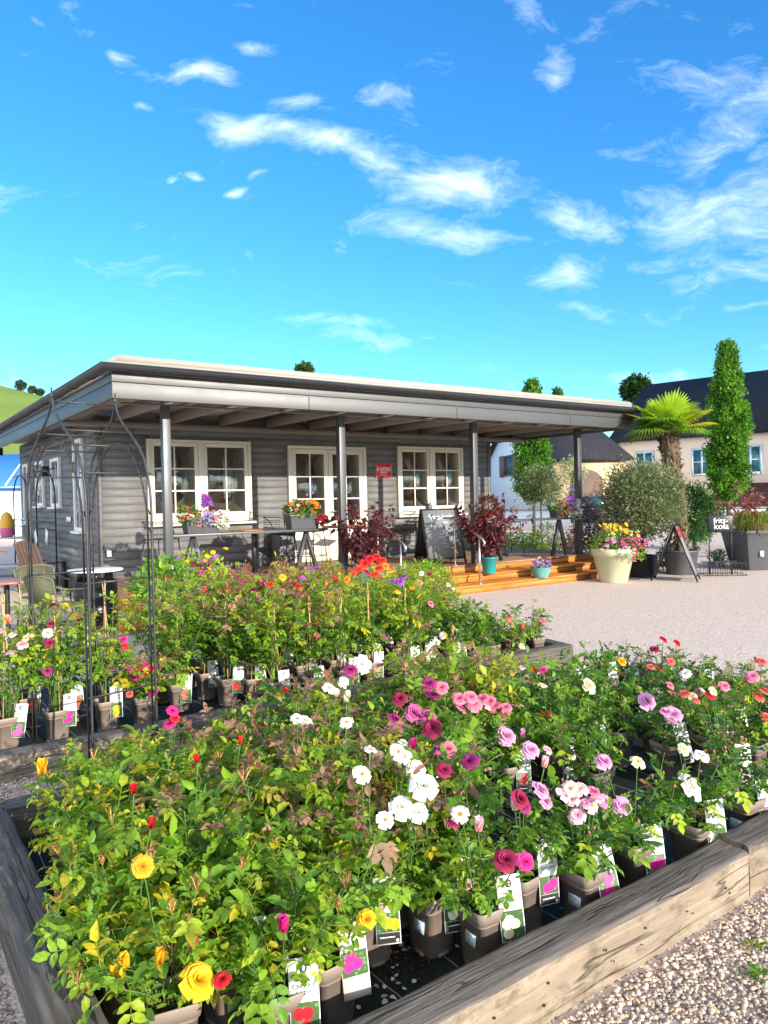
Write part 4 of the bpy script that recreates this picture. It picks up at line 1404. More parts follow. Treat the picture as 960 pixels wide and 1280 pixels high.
mb.bb(SR - .046, SR - .001, -E_ + .047, DB + .6, ZC, 3.40)
mb.build('side_fascia', M['fascia'], cafe, bevel=.004)
def gutter_part():
    mb = MB()
    gx, gd, gz, r = S0 - .095, -E_ - .105, 3.475, .082
    a_ = np.linspace(pi, 2 * pi, 11)
    prof = [(cos(t) * r, sin(t) * r) for t in a_] + [(cos(t) * (r - .006), sin(t) * (r - .006)) for t in a_[::-1]]
    path = [((SR + .06), gd, 0), (gx, gd, 0), (gx, DB + .7, 0)]
    n = len(prof)
    V = []
    nrm = [(0, -1), (-.7071 * 1.4142, -.7071 * 1.4142), (-1, 0)]
    for (x, y, _), (nx, ny) in zip(path, nrm):
        for a, b in prof:
            V.append((x + nx * a, y + ny * a, gz + b))
    fs = []
    for i in range(2):
        for j in range(n):
            fs.append([i * n + j, i * n + (j + 1) % n, (i + 1) * n + (j + 1) % n, (i + 1) * n + j])
    fs += [list(range(n)), list(range(2 * n, 3 * n))[::-1]]
    mb.add(V, fs)
    mb.tube([(SR + .06, gd - r, gz + .004), (gx - r, gd - r, gz + .004), (gx - r, DB + .7, gz + .004)], .011, 8)
    for s_ in np.arange(S0 + .5, SR, 1.0):
        mb.tube([(s_, gd + cos(t) * (r + .004), gz + sin(t) * (r + .004)) for t in a_], .006, 4)
    for d_ in np.arange(0, DB, 1.0):
        mb.tube([(gx + cos(t) * (r + .004), d_, gz + sin(t) * (r + .004)) for t in a_], .006, 4)
    return mb
gutter_part().build('gutter', M['gutter'], cafe, False)
for s_ in np.arange(-9.6 + .72, SR, .955):
    mb = MB()
    mb.bb(s_ - .045, s_ + .045, -E_ + .05, D - .03, 3.105, 3.298)
    mb.build('rafter', M['rafter'], cafe)
mb = MB()
mb.bb(S0 + .05, SR - .05, D - .034 - .06, D - .036, 3.0, 3.10)
mb.build('wall_plate', M['rafter'], cafe)
for k in range(4):
    mb = MB()
    s_ = -2.961 * k
    mb.bb(s_ - .058, s_ + .058, -.058, .058, DZ + .002, 3.085)
    mb.bb(s_ - .09, s_ + .09, -.09, .09, DZ + .001, DZ + .014)
    o = mb.build('post', M['post'], cafe, bevel=.004)
mb = MB()
mb.bb(S0 + .3, SR - .2, -.05, .05, 3.087, 3.104)
mb.build('head_plate', M['soffit'], cafe)

def casement(parent, s0, s1, z0, z1, d, cols, rows, panel=0., frame_w=.075):
    """one window leaf: frame, muntins, glass; panel: height of the closed lower part"""
    fr = MB()
    y0, y1 = d - .055, d + .02
    fr.bb(s0, s0 + frame_w, y0, y1, z0, z1); fr.bb(s1 - frame_w, s1, y0, y1, z0, z1)
    fr.bb(s0 + frame_w, s1 - frame_w, y0 + .001, y1 - .001, z1 - frame_w, z1 - .001)
    zb = z0 + frame_w * 1.2
    fr.bb(s0 + frame_w, s1 - frame_w, y0 + .001, y1 - .001, z0 + .001, zb)
    if panel:
        fr.bb(s0 + frame_w, s1 - frame_w, y0 + .02, y1 - .01, zb, z0 + panel)
        fr.bb(s0 + frame_w, s1 - frame_w, y0 + .002, y1 - .002, z0 + panel, z0 + panel + .09)
        zb = z0 + panel + .09
    gs0, gs1, gz1 = s0 + frame_w, s1 - frame_w, z1 - frame_w
    for i in range(1, cols):
        x = gs0 + (gs1 - gs0) * i / cols
        fr.bb(x - .014, x + .014, y0 + .012, y0 + .05, zb, gz1)
    for j in range(1, rows):
        z = zb + (gz1 - zb) * j / rows
        fr.bb(gs0, gs1, y0 + .014, y0 + .048, z - .014, z + .014)
    sash = fr.build('sash', M['frame'], parent, bevel=.004)
    gl = MB()
    gl.bb(gs0 + .002, gs1 - .002, y0 + .028, y0 + .034, zb + .002, gz1 - .002)
    gl.build('pane', M['glass'], parent)

def window(s0, s1):
    fr = MB()
    y0 = D - .075
    fr.bb(s0, s1, y0, D - .002, WT - .05, WT); fr.bb(s0, s0 + .06, y0 + .001, D - .002, WB + .01, WT - .05); fr.bb(s1 - .06, s1, y0 + .001, D - .002, WB + .01, WT - .05)
    fr.bb(s0 + .06, s1 - .06, y0 + .001, D - .002, WB + .01, WB + .10)
    mid = (s0 + s1) / 2
    fr.bb(mid - .05, mid + .05, y0 + .002, D - .003, WB + .10, WT - .05)
    w = fr.build('window', M['frame'], cafe, bevel=.004)
    casement(w, s0 + .062, mid - .052, WB + .102, WT - .052, D, 2, 3, frame_w=.07)
    casement(w, mid + .052, s1 - .062, WB + .102, WT - .052, D, 2, 3, frame_w=.07)
    sl = MB()
    sl.bb(s0 - .05, s1 + .05, D - .16, D - .024, WB - .045, WB - .003)
    sl.build('sill', M['frame'], w, bevel=.005)
    cu = MB()
    for c0, c1 in ((s0 + .1, s0 + .42), (s1 - .45, s1 - .08), (mid - .28, mid - .12)):
        n = 34
        xs = np.linspace(c0, c1, n)
        ys = D + .22 + .03 * np.sin(np.linspace(0, 38, n))
        V = [(x, y, z) for z in (WB - .3, WT) for x, y in zip(xs, ys)]
        cu.add(V, [[i, i + 1, n + i + 1, n + i] for i in range(n - 1)])
    cu.build('curtain', M['curtain'], w, True)
window(W0, W1)
window(W2, W3)

dr = MB()
y0 = D - .075
dr.bb(DR0, DR1, y0, D - .002, DRT - .06, DRT); dr.bb(DR0, DR0 + .07, y0 + .001, D - .002, DZ + .003, DRT - .06); dr.bb(DR1 - .07, DR1, y0 + .001, D - .002, DZ + .003, DRT - .06)
door = dr.build('door', M['frame'], cafe, bevel=.004)
mid = (DR0 + DR1) / 2
casement(door, DR0 + .073, mid - .003, DZ + .02, DRT - .064, D, 2, 3, .72, .10)
casement(door, mid + .003, DR1 - .073, DZ + .02, DRT - .064, D, 2, 3, .72, .10)
hd = MB()
hd.tube([(mid + .05, D - .06, 1.45), (mid + .05, D - .10, 1.45), (mid + .17, D - .10, 1.45)], .009, 6)
hd.build('handle', M['steel'], door, True)

# end wall windows
for s0_, s1_, z0_, z1_ in lwin:
    mb = MB()
    x0, x1 = SWL - .07, SWL - .002
    mb.bb(x0, x1, s0_ - .05, s0_ + .02, z0_ - .05, z1_ + .05); mb.bb(x0, x1, s1_ - .02, s1_ + .05, z0_ - .05, z1_ + .05)
    mb.bb(x0 + .001, x1, s0_ + .02, s1_ - .02, z1_ - .02, z1_ + .05); mb.bb(x0 + .001, x1, s0_ + .02, s1_ - .02, z0_ - .05, z0_ + .02)
    mb.bb(x0 - .07, x1, s0_ - .08, s1_ + .08, z0_ - .09, z0_ - .052)
    w = mb.build('side_window', M['white'], cafe, bevel=.003)
    gl = MB()
    gl.bb(SWL - .03, SWL - .024, s0_ + .021, s1_ - .021, z0_ + .021, z1_ - .021)
    gl.build('pane', M['glass'], w)
mb = MB()
mb.bb(SWL - .17, SWL - .03, 6.45, 6.75, 2.30, 2.52)
mb.build('wall_lamp', M['dark'], cafe, bevel=.01)
for d_, z_ in ((4.55, 1.36), (9.6, 1.28)):
    mb = MB()
    mb.bb(SWL - .05, SWL - .03, d_, d_ + .35, z_, z_ + .10)
    mb.build('notice', M['white'], cafe)

# lamps seen through the panes
for u, v in ((255, 571), (263, 581), (268, 590)):
    d_ = D + 1.1
    s_, z_ = front(u, v, d_)
    t = thing('pendant_bulb', 'small glowing pendant bulb hanging inside behind the window panes', 'lamp', site(s_, d_, z_), RZ, 'bulbs inside the cafe window')
    mb = MB()
    mb.lathe([(.0, -.05), (.03, -.04), (.045, 0), (.03, .04), (.012, .06), (.0, .07)], 12)
    mb.build('bulb', M['lamp'], t, True)
    mb = MB()
    mb.tube([(0, 0, .06), (0, 0, 3.28 - z_)], .004, 5)
    mb.build('cord', M['dark'], t)
t = thing('table_lamp', 'lit amber table lamp glowing behind the window by the red sign', 'lamp', site(-2.45, D + 1.2, 2.25), RZ)
mb = MB(); mb.lathe([(.10, .18), (.17, 0), (.16, 0), (.09, .18)], 20); mb.build('lamp_shade', M['lampshade'], t, True)
mb = MB(); mb.lathe([(.1, -.45), (.1, -.43), (.015, -.41), (.015, .12)], 12); mb.build('lamp_base', M['dark'], t, True)
mb = MB(); mb.bb(-.25, .25, -.2, .2, -1.85, -.452); mb.build('cupboard', M['brownwood'], t)

# red wall sign
sg = thing('wall_sign', 'red enamel sign with pale lettering on the grey boards between door and window', 'sign', site(-3.47, D - .03, 2.14), RZ)
mb = MB(); mb.bb(0, .42, -.022, 0, 0, .30); mb.build('sign_plate', [M['red_sign']], sg, bevel=.004)
mb = MB()
put_text(mb, 'KAFFEE', .115, (.21, -.024, .175), (1, 0, 0), (0, 0, 1), 0, .95)
put_text(mb, 'BAR', .085, (.21, -.024, .105), (1, 0, 0), (0, 0, 1), 0, 1.1)
mb.bb(.09, .33, -.0246, -.0228, .045, .055)
for x in (.0, .412):
    mb.bb(x + .001, x + .007, -.0243, -.0225, .01, .29)
mb.build('lettering', M['card'], sg)

# ------------------------------------------------------------------ deck with steps
deck = thing('wooden_deck', 'orange larch deck with three wide steps down to the gravel', 'deck', (O[0], O[1], 0), RZ)
def planks(mb, s0, s1, d0, d1, z, th=.03, w=.118, gap=.006, cuts=3.1):
    d_ = d0
    i = 0
    while d_ < d1 - .02:
        e = min(d_ + w, d1)
        s_ = s0
        off = 1.1 if i % 2 else 0
        while s_ < s1 - .01:
            q = min(s1, s_ + cuts - (off if s_ == s0 else 0))
            mb.bb(s_ + .001, q - .001, d_, e - gap, z - th, z)
            s_ = q
        d_ = e
        i += 1
mb = MB(); planks(mb, SWL, .62, -.12, D - .03, DZ); mb.build('floor_boards', M['deck_floor'], deck)
for s_ in (SWL + .02, .58):
    mb = MB()
    mb.bb(s_ - .02, s_ + .02, -.08, D - .05, .02, DZ - .034)
    mb.build('side_board', M['deck'], deck)
ST0, ST1 = -5.45, .56
for k in range(3):
    mb = MB()
    z = DZ - .14 * k
    d1 = -.10 - .37 * k
    # riser below this nosing
    s_ = ST0 if k else SWL
    q = s_
    while q < ST1 - .01:
        e = min(q + 2.4, ST1)
        mb.bb(q + .0015, e - .0015, d1, d1 + .024, max(.004, z - .14), z - .033)
        q = e
    if k:
        planks(mb, ST0 + .02, ST1, d1 - .03, d1 + .36, z)
    mb.build('step', M['deck'], deck)

def handrail(s_, lab):
    t = thing('handrail', lab, 'handrail', site(s_, -.14, 0), RZ, 'handrails of the deck steps')
    zt = DZ + .88
    pts = [(.0, -.0, DZ)]
    mb = MB(); mb.tube([(0, .04, DZ + .002), (0, .04, zt)], .019, 10); mb.lathe([(.05, DZ + .003), (.05, DZ + .012), (0, DZ + .013)], 12, (0, .04, 0)); mb.build('rail_post', M['steel'], t, True)
    mb = MB(); mb.tube([(0, -.62, .145), (0, -.62, zt - .34)], .019, 10); mb.lathe([(.05, .143), (.05, .152), (0, .153)], 12, (0, -.62, 0)); mb.build('rail_post', M['steel'], t, True)
    mb = MB(); mb.tube([(0, .36, zt), (0, .04, zt), (0, -.05, zt - .02), (0, -.62, zt - .32), (0, -.72, zt - .37), (0, -.76, zt - .43), (0, -.73, zt - .48)], .021, 10); mb.build('grab_bar', M['steel'], t, True)
handrail(-3.55, 'steel handrail on the steps beside the chalkboard and teal pot')
handrail(-5.28, 'steel handrail where the steps begin, partly behind purple shrub')

# ------------------------------------------------------------------ bar counter along the deck edge
def counter(s0, s1, lab, d=.30, z=1.215):
    t = thing('bar_counter', lab, 'counter', site((s0 + s1) / 2, d, 0), RZ, 'grey bar counters on the deck edge')
    h = (s1 - s0) / 2
    mb = MB(); mb.bb(-h, h, -.13, .13, z - .04, z); mb.build('counter_board', M['post'], t, bevel=.004)
    for x in (-h + .35, h - .35):
        for sg_ in (-1, 1):
            mb = MB()
            a = math.atan2(.22, z - .04 - DZ)
            mb.box((x + sg_ * .11, 0, (z - .04 + DZ) / 2), (.05, .07, (z - .05 - DZ) / cos(a)), roty(-sg_ * a))
            mb.build('leg', M['post'], t)
counter(-8.75, -6.1, 'grey counter board holding two flower troughs near the pale gable corner')
counter(-2.75, -.15, 'grey counter board behind the steps holding the purple and white trough', .10)

def flower_mass(root, c, size, n, pal, ln, rng, wd=.55, name='foliage', droop=0., simple=False):
    mb = MB()
    P, Dd, N, C, L = [], [], [], [], []
    for q in range(n):
        u = rng.normal(0, 1, 3); u /= np.linalg.norm(u)
        r = rng.uniform(.25, 1) ** .5
        p = np.array(c) + u * np.array(size) * r
        if p[2] < c[2] - size[2] * .6: p[2] = c[2] - size[2] * .6 * rng.rand()
        P.append(p)
        Dd.append(u * [1, 1, .7] + rng.uniform(-.6, .6, 3) + [0, 0, .25 - droop])
        N.append(u + [0, 0, .8] + rng.uniform(-.4, .4, 3))
        C.append(pick(pal, rng))
        L.append(ln * rng.uniform(.6, 1.2))
    L = np.array(L)
    put_leaves(mb, P, Dd, N, L, L * wd, C, simple)
    return mb.build(name, M['fine'], root, True)

def bunch(root, items, rng):
    """items: (x, y, z, colour, diameter, type)"""
    for x, y, z, col, dia, typ in items:
        o = bpy.data.objects.new('bloom', bloom_data(col, typ, rng.randint(2)))
        COL.objects.link(o)
        o.parent = root
        o.location = (float(x), float(y), float(z))
        o.scale = (dia, dia, dia)
        o.rotation_euler = (rng.uniform(.1, .9), rng.uniform(-.5, .5), rng.uniform(-.4, .8))

def trough(u, v, d, w, lab, groups, seed, h=.24, zb=None):
    """v: pixel of trough foot; groups: (x, y, z, sx, sy, sz, n leaves, palette, leaf length, [(colour, count, diameter, type)])"""
    s_, z = front(u, v, d)
    z = 1.217 if zb is None else zb
    rng = np.random.RandomState(seed)
    t = thing('flower_trough', lab, 'flower trough', site(s_, d, z), RZ, 'grey flower troughs on the bar counters')
    mb = MB()
    W_, Dp = w / 2, .13
    V = []
    for (a, b, zz) in ((W_ * .88, Dp * .75, 0), (W_, Dp, h - .03), (W_ + .012, Dp + .012, h - .03), (W_ + .012, Dp + .012, h), (W_ - .01, Dp - .01, h), (W_ - .02, Dp - .02, h - .04)):
        V += [(-a, -b, zz), (a, -b, zz), (a, b, zz), (-a, b, zz)]
    fs = [[0, 3, 2, 1]] + [[i * 4 + j, i * 4 + (j + 1) % 4, i * 4 + 4 + (j + 1) % 4, i * 4 + 4 + j] for i in range(5) for j in range(4)] + [[20, 21, 22, 23]]
    mb.add(V, fs)
    mb.build('trough', M['trough'], t, bevel=.008)
    for gx, gy, gz, sx, sy, sz, n, pal, ln, fl in groups:
        flower_mass(t, (gx, gy, gz), (sx, sy, sz), n, pal, ln, rng)
        for col, cnt, dia, typ in fl:
            bunch(t, [(gx + rng.uniform(-1, 1) * sx * .9, gy - abs(rng.normal(0, .5)) * sy, gz + rng.uniform(-.5, .95) * sz, col, dia * rng.uniform(.8, 1.2), typ) for _ in range(cnt)], rng)
    return t
GRN = [G1, G2, G2, G3]
SIL = [(.42, .48, .44), (.34, .40, .36), (.5, .54, .48)]
trough(252, 668, .28, .56, 'grey trough with orange, blue and white trailing flowers and a purple spike', [
    (-.22, -.05, .27, .17, .14, .17, 260, GRN, .06, [('coral', 14, .075, 'double')]),
    (.04, -.10, .20, .14, .10, .15, 200, [(.16, .20, .22), (.2, .22, .25)], .05, [('lavender', 24, .07, 'open'), ('pink', 8, .065, 'double')]),
    (.28, -.10, .17, .12, .10, .17, 160, SIL, .05, [('white', 34, .075, 'open')]),
    (.10, .02, .46, .07, .06, .13, 70, GRN, .05, [('purple', 24, .08, 'open')])], 11)
trough(378, 662, .28, .56, 'grey trough with orange dahlias and drooping grey green leaves', [
    (0, -.03, .30, .32, .14, .15, 420, [G2, (.12, .2, .08), (.2, .26, .13), G1], .09, [('orange', 11, .11, 'double'), ('coral', 7, .08, 'double'), ('pale', 5, .06, 'double')]),
    (.30, -.14, .12, .10, .06, .12, 60, [G1, BR], .06, [('crimson', 8, .08, 'double'), ('red', 6, .09, 'double')])], 12)
trough(699, 640, .02, .38, 'grey trough with violet, white and rust flowers beside the end post', [
    (-.26, -.08, .26, .17, .14, .15, 260, [G1, G1, G2], .05, []),
    (-.04, -.16, .18, .14, .10, .24, 200, [(.25, .12, .04), (.3, .17, .05), G2], .05, [('coral', 12, .06, 'double')]),
    (.13, -.18, .30, .14, .10, .32, 200, GRN, .05, [('violet', 34, .08, 'open'), ('purple', 14, .08, 'open')]),
    (.30, -.20, .12, .10, .09, .26, 120, SIL, .05, [('white', 36, .075, 'open')])], 13)

# ------------------------------------------------------------------ tables and stools on the deck
def bar_table(s_, d_, lab, z=1.15, w=.62):
    t = thing('bar_table', lab, 'table', site(s_, d_, DZ), RZ, 'bar tables on the deck')
    h = z - DZ
    mb = MB(); mb.bb(-w / 2, w / 2, -w / 2, w / 2, h - .035, h); mb.build('table_top', M['tabletop'], t, bevel=.005)
    mb = MB(); mb.bb(-.035, .035, -.035, .035, .02, h - .036); mb.build('column', M['dark'], t)
    mb = MB()
    for a in (0, pi / 2):
        mb.tube([(-.3 * cos(a), -.3 * sin(a), .012), (-.2 * cos(a), -.2 * sin(a), .035), (0, 0, .04 + a * .01), (.2 * cos(a), .2 * sin(a), .035), (.3 * cos(a), .3 * sin(a), .012)], .02, 6)
    mb.build('foot', M['dark'], t, True)
    return t
bar_table(-6.95, 1.25, 'orange topped bar table behind the trough with the purple spike', 1.2)
bar_table(-5.15, 1.15, 'orange topped bar table behind the trough of orange dahlias', 1.2)
bar_table(-2.62, 1.95, 'orange topped bar table under the window behind the chalkboard', 1.2)
bar_table(-1.45, .95, 'orange topped bar table behind the red flowers and teal pot', 1.2)

def make_stool():
    t = thing('bar_stool', None, 'bar stool', (0, 0, 0), 0, 'wire bar stools on the deck')
    sh, w = .70, .20
    mb = MB()
    for z_, k in ((sh, 1.), (sh + .012, .96)):
        pass
    mb.box((0, 0, sh), (w * 2, w * 2, .012))
    for x in np.linspace(-w, w, 9):
        mb.tube([(x, -w, sh + .008), (x, 0, sh + .002), (x, w, sh + .012)], .004, 4)
    mb.build('seat', M['wire'], t)
    for sx in (-1, 1):
        for sy in (-1, 1):
            mb = MB(); mb.tube([(sx * w * .92, sy * w * .92, sh), (sx * (w + .035), sy * (w + .045), 0)], .009, 6); mb.build('leg', M['wire'], t, True)
    mb = MB()
    z_ = .26
    k = w + .028
    mb.tube([(-k, -k, z_), (k, -k, z_), (k, k, z_), (-k, k, z_), (-k, -k, z_)], .007, 5); mb.build('footrest', M['wire'], t, True)
    mb = MB()
    bk = []
    a_ = np.linspace(-1, 1, 15)
    arc = lambda z, r: [(x * w * 1.05, w * (.98 + .22 * (1 - x * x)) * r, z) for x in a_]
    mb.tube([(-w * 1.0, -.06, sh + .02), (-w * 1.12, .02, sh + .2), *arc(sh + .28, 1.), (w * 1.12, .02, sh + .2), (w * 1.0, -.06, sh + .02)], .009, 6)
    for x in np.linspace(-.95, .95, 15):
        mb.tube([(x * w * .95, w, sh + .01), (x * w * 1.05, w * (.98 + .22 * (1 - x * x)), sh + .28)], .0028, 4)
    for z_ in (.08, .15, .22):
        mb.tube(arc(sh + z_, 1.01), .0028, 4)
    mb.build('backrest', M['wire'], t, True)
    return t
stool = make_stool()
first = True
for s_, d_, a, lab in [(-6.35, 1.45, 1.9, 'wire bar stool at the orange table, beside the trough with white flowers'), (-5.85, 1.25, .5, 'wire bar stool in front of the boards between window and door'), (-5.75, 1.95, 2.8, 'wire bar stool against the cream door panel'),
                       (-4.6, 1.45, 1.2, 'wire bar stool behind the purple leaved shrub'), (-3.15, 2.05, -1.5, 'wire bar stool by the wall before the chalkboard'), (-2.1, 2.0, 1.6, 'wire bar stool half hidden behind the chalkboard'),
                       (-.95, 1.15, 1.4, 'wire bar stool seen against the garden beyond the deck'), (-1.95, 1.05, -1.3, 'wire bar stool behind the teal pot with red flowers'), (-8.65, 1.0, 2.2, 'wire bar stool beside the leading pale post')]:
    o = stool if first else copy_tree(stool)
    first = False
    o.location = site(s_, d_, DZ).tolist()
    o.rotation_euler.z = RZ + a
    o['label'] = lab
t = thing('waste_bin', 'dark grey bin against the boards between window and door', 'bin', site(-5.85, 2.3, DZ), RZ)
mb = MB(); mb.bb(-.17, .17, -.17, .17, 0, .62); mb.build('bin_body', M['trough'], t, bevel=.01)
mb = MB(); mb.bb(-.18, .18, -.18, .18, .622, .66); mb.build('lid', M['black_pot'], t, bevel=.01)

# ------------------------------------------------------------------ chalkboard signs
def a_frame(loc, rz, w, h, spread, lab, face_f, face_b, frame_m, text, tscale, accent=None):
    t = thing('sandwich_board', lab, 'chalkboard sign', loc, rz)
    lean = math.atan2(spread / 2, h)
    hl = h / cos(lean)
    for sgn, fm in ((-1, face_f), (1, face_b)):
        Rm = rotx(-sgn * -lean) if False else rotx(sgn * lean)
        # panel local: x across, z up from the top hinge downward
        mb = MB()
        def pb(x0, x1, y0, y1, z0, z1, mi=0):
            m2 = MB(); m2.bb(x0, x1, y0, y1, z0, z1)
            V = np.concatenate(m2.v) @ Rm.T + np.array([0, 0, h])
            mb.add(V, m2.f[0][0], mi=mi)
        oy = sgn * .014
        pb(-w / 2 + .03, w / 2 - .03, oy - .008, oy + .008, -hl + .12, -.03)
        pan = mb.build('board', fm, t)
        mb = MB()
        for x in (-w / 2, w / 2 - .03):
            pb(x, x + .03, oy - .013, oy + .013, -hl, 0)
        pb(-w / 2 + .03, w / 2 - .03, oy - .012, oy + .012, -.03, -.001)
        pb(-w / 2 + .03, w / 2 - .03, oy - .012, oy + .012, -hl + .09, -hl + .12)
        mb.build('board_frame', frame_m, t)
        if sgn < 0 and text:
            mb = MB()
            ez = Rm @ np.array([0, 0, 1.]); ey = Rm @ np.array([0, -1., 0])
            for s_, size, x, zz in text:
                o_ = np.array([x, 0, h]) + ez * zz + ey * (.014 + .0095)
                put_text(mb, s_, size, o_, (1, 0, 0), ez, 0)
            mb.build('lettering', M['chalkwhite'], pan)
        if sgn < 0 and accent:
            mb = MB()
            pb(-w / 2 + .06, w / 2 - .06, oy - .0105, oy - .0085, -.26, -.07)
            mb.build('red_band', M['red_sign'], pan)
    mb = MB()
    mb.tube([(w / 2 - .05, -spread * .26, h * .48), (w / 2 - .05, spread * .26, h * .48)], .003, 4)
    mb.build('chain', M['dark'], t)
    return t
pm = site(-3.40, .52, DZ)
a_frame(pm, RZ - .12, .86, 1.05, .50, 'large grey chalkboard with chalked menu standing at the top of the steps', M['chalk'], M['chalkdark'], M['dark'],
        [('fritz-kola', .155, .0, -.17), ('limo', .06, .08, -.27), ('bio', .06, -.22, -.34)] + [(q, .042, R.uniform(-.06, .06), -.43 - i * .062) for i, q in enumerate(('kola', 'orange', 'rhabarber', 'apfel', 'melone', 'honig'))] + [('A', .16, .22, -.86)], 1.)
pf = (ground(821, 724) + ground(868, 728)) / 2
a_frame((pf[0] + .05, pf[1] + .1, 0), 1.10, .60, 1.06, .80, 'black sandwich board seen edge on beside the palm pot, red band at its head', M['chalk'], M['chalkdark'], M['dark'], None, 1., True)  # one face takes the sunlit grey, the other stays black

# small lantern on the window sill
t = thing('sill_lantern', 'small dark jar lantern on the window sill above the chalkboard', 'lantern', site(-2.07, D - .11, WB - .003), RZ)
mb = MB(); mb.lathe([(0, 0), (.06, 0), (.065, .03), (.065, .19), (.05, .22), (.05, .24), (.03, .25), (0, .25)], 14); mb.build('jar', M['trough'], t, True)
mb = MB(); mb.tube([(-.05, 0, .22), (-.04, 0, .30), (0, 0, .33), (.04, 0, .30), (.05, 0, .22)], .004, 5); mb.build('bail', M['dark'], t)
t = thing('sill_bottle', 'little clear bottle on the sill corner beside the white flowers', 'bottle', site(W1 - .04, D - .10, WB - .003), RZ)
mb = MB(); mb.lathe([(0, 0), (.035, 0), (.035, .10), (.013, .14), (.013, .18), (0, .18)], 12); mb.build('bottle_body', M['steel'], t, True)
mb = MB(); mb.lathe([(.015, .18), (.015, .2), (0, .2)], 10); mb.build('stopper', M['card'], t, True)

# ------------------------------------------------------------------ round pots
def round_pot(root, r0, r1, h, mat, rim=.03, lip=.012):
    mb = MB()
    mb.lathe([(0, .0), (r0 * .97, 0), (r0, .01), (r1 - .004, h - rim), (r1 + lip, h - rim + .004), (r1 + lip * 1.2, h - .004), (r1 + lip, h), (r1 - .012, h), (r1 - .02, h - .05), (0, h - .045)], 36)
    mb.build('pot', mat, root, False if False else True)
    s = MB(); s.lathe([(0, h - .035), (r1 - .02, h - .04)], 20); s.build('soil', M['soil'], root)

def stemmed(root, base, top, n, spread, hgt, pal, ln, rng, name='foliage', wd=.6, nl=12, scol=(.10, .05, .04), droop=.2):
    st, fo = MB(), MB()
    P, Dd, N, C, L = [], [], [], [], []
    for q in range(n):
        az = rng.uniform(0, 6.28)
        p = stem_path(rng, (base[0] + .05 * cos(az), base[1] + .05 * sin(az), base[2]), az, rng.uniform(.2, 1.) * spread, hgt * rng.uniform(.6, 1.1), 9)
        st.tube(p, np.linspace(.008, .002, 9), 5, col=scol)
        for w in range(nl):
            i = rng.randint(2, 9); i = min(i, 8)
            u = rng.normal(0, 1, 3) + [cos(az) * .5, sin(az) * .5, -droop]
            u /= np.linalg.norm(u)
            P.append(p[i] + u * .02); Dd.append(u); N.append([rng.uniform(-.4, .4), rng.uniform(-.4, .4), 1]); C.append(pick(pal, rng)); L.append(ln * rng.uniform(.6, 1.2))
    L = np.array(L)
    put_leaves(fo, P, Dd, N, L, L * wd, C)
    st.build('stems', M['stem'], root, True)
    fo.build(name, M['fine'], root, True)

PUR = [(.10, .02, .035), (.16, .035, .05), (.07, .018, .03), (.20, .06, .07)]
rng = np.random.RandomState(21)
for s_, d_, z_, lab, hh in ((-5.72, -.28, .26, 'teal pot with tall purple leaved shrub at the start of the steps', 1.0), (-3.12, -.55, .282, 'teal pot with purple leaved shrub standing on the steps by the handrail', 1.0)):
    t = thing('purple_shrub', lab, 'potted shrub', site(s_, d_, z_), RZ, 'purple shrubs in teal pots')
    round_pot(t, .115, .15, .30, M['teal'])
    stemmed(t, (0, 0, .26), None, 36, .62, hh * 1.06, PUR, .10, rng, nl=30, wd=.75)
    if z_ < .27:
        mb = MB(); mb.bb(-.3, .3, -.25, .2, -.255, -.003); mb.build('plinth', M['paving'], t)
t = thing('flower_pot', 'red begonias and bronze coleus on the counter above the teal pot', 'flower pot', site(-2.55, .20, 1.217), RZ)
round_pot(t, .13, .17, .2, M['trough'])
flower_mass(t, (0, -.05, .25), (.34, .22, .24), 420, PUR + [(.24, .16, .05), (.16, .13, .03)], .09, rng)
bunch(t, [(rng.uniform(-.3, .34), -.2 + rng.uniform(-.08, .05), rng.uniform(-.02, .14), 'red', .12, 'double') for _ in range(9)] + [(-.30, -.1, .42, 'red', .14, 'double'), (-.36, -.12, .34, 'red', .10, 'double')], rng)

t = thing('flower_bowl', 'green glazed bowl of violet flowers standing on the lowest step', 'flower bowl', (*ground(676, 722, .142)[:2], .142), RZ)
mb = MB(); mb.lathe([(0, 0), (.13, 0), (.135, .012), (.185, .14), (.195, .19), (.20, .2), (.188, .2), (.17, .15), (0, .14)], 32); mb.build('bowl', M['teal2'], t, True)
flower_mass(t, (0, 0, .22), (.19, .18, .12), 240, GRN, .05, rng)
bunch(t, [(rng.uniform(-.19, .15), rng.uniform(-.18, .05), .26 + rng.uniform(-.05, .09), 'violet' if q % 4 else 'lavender', .055, 'open') for q in range(42)] + [(.17 + rng.uniform(-.04, .08), -.02, .31 + rng.uniform(-.02, .04), 'scarlet', .07, 'double') for _ in range(6)] + [(-.17, -.08, .3, 'pale', .06, 'open'), (-.05, -.02, .38, 'pale', .06, 'open')], rng)

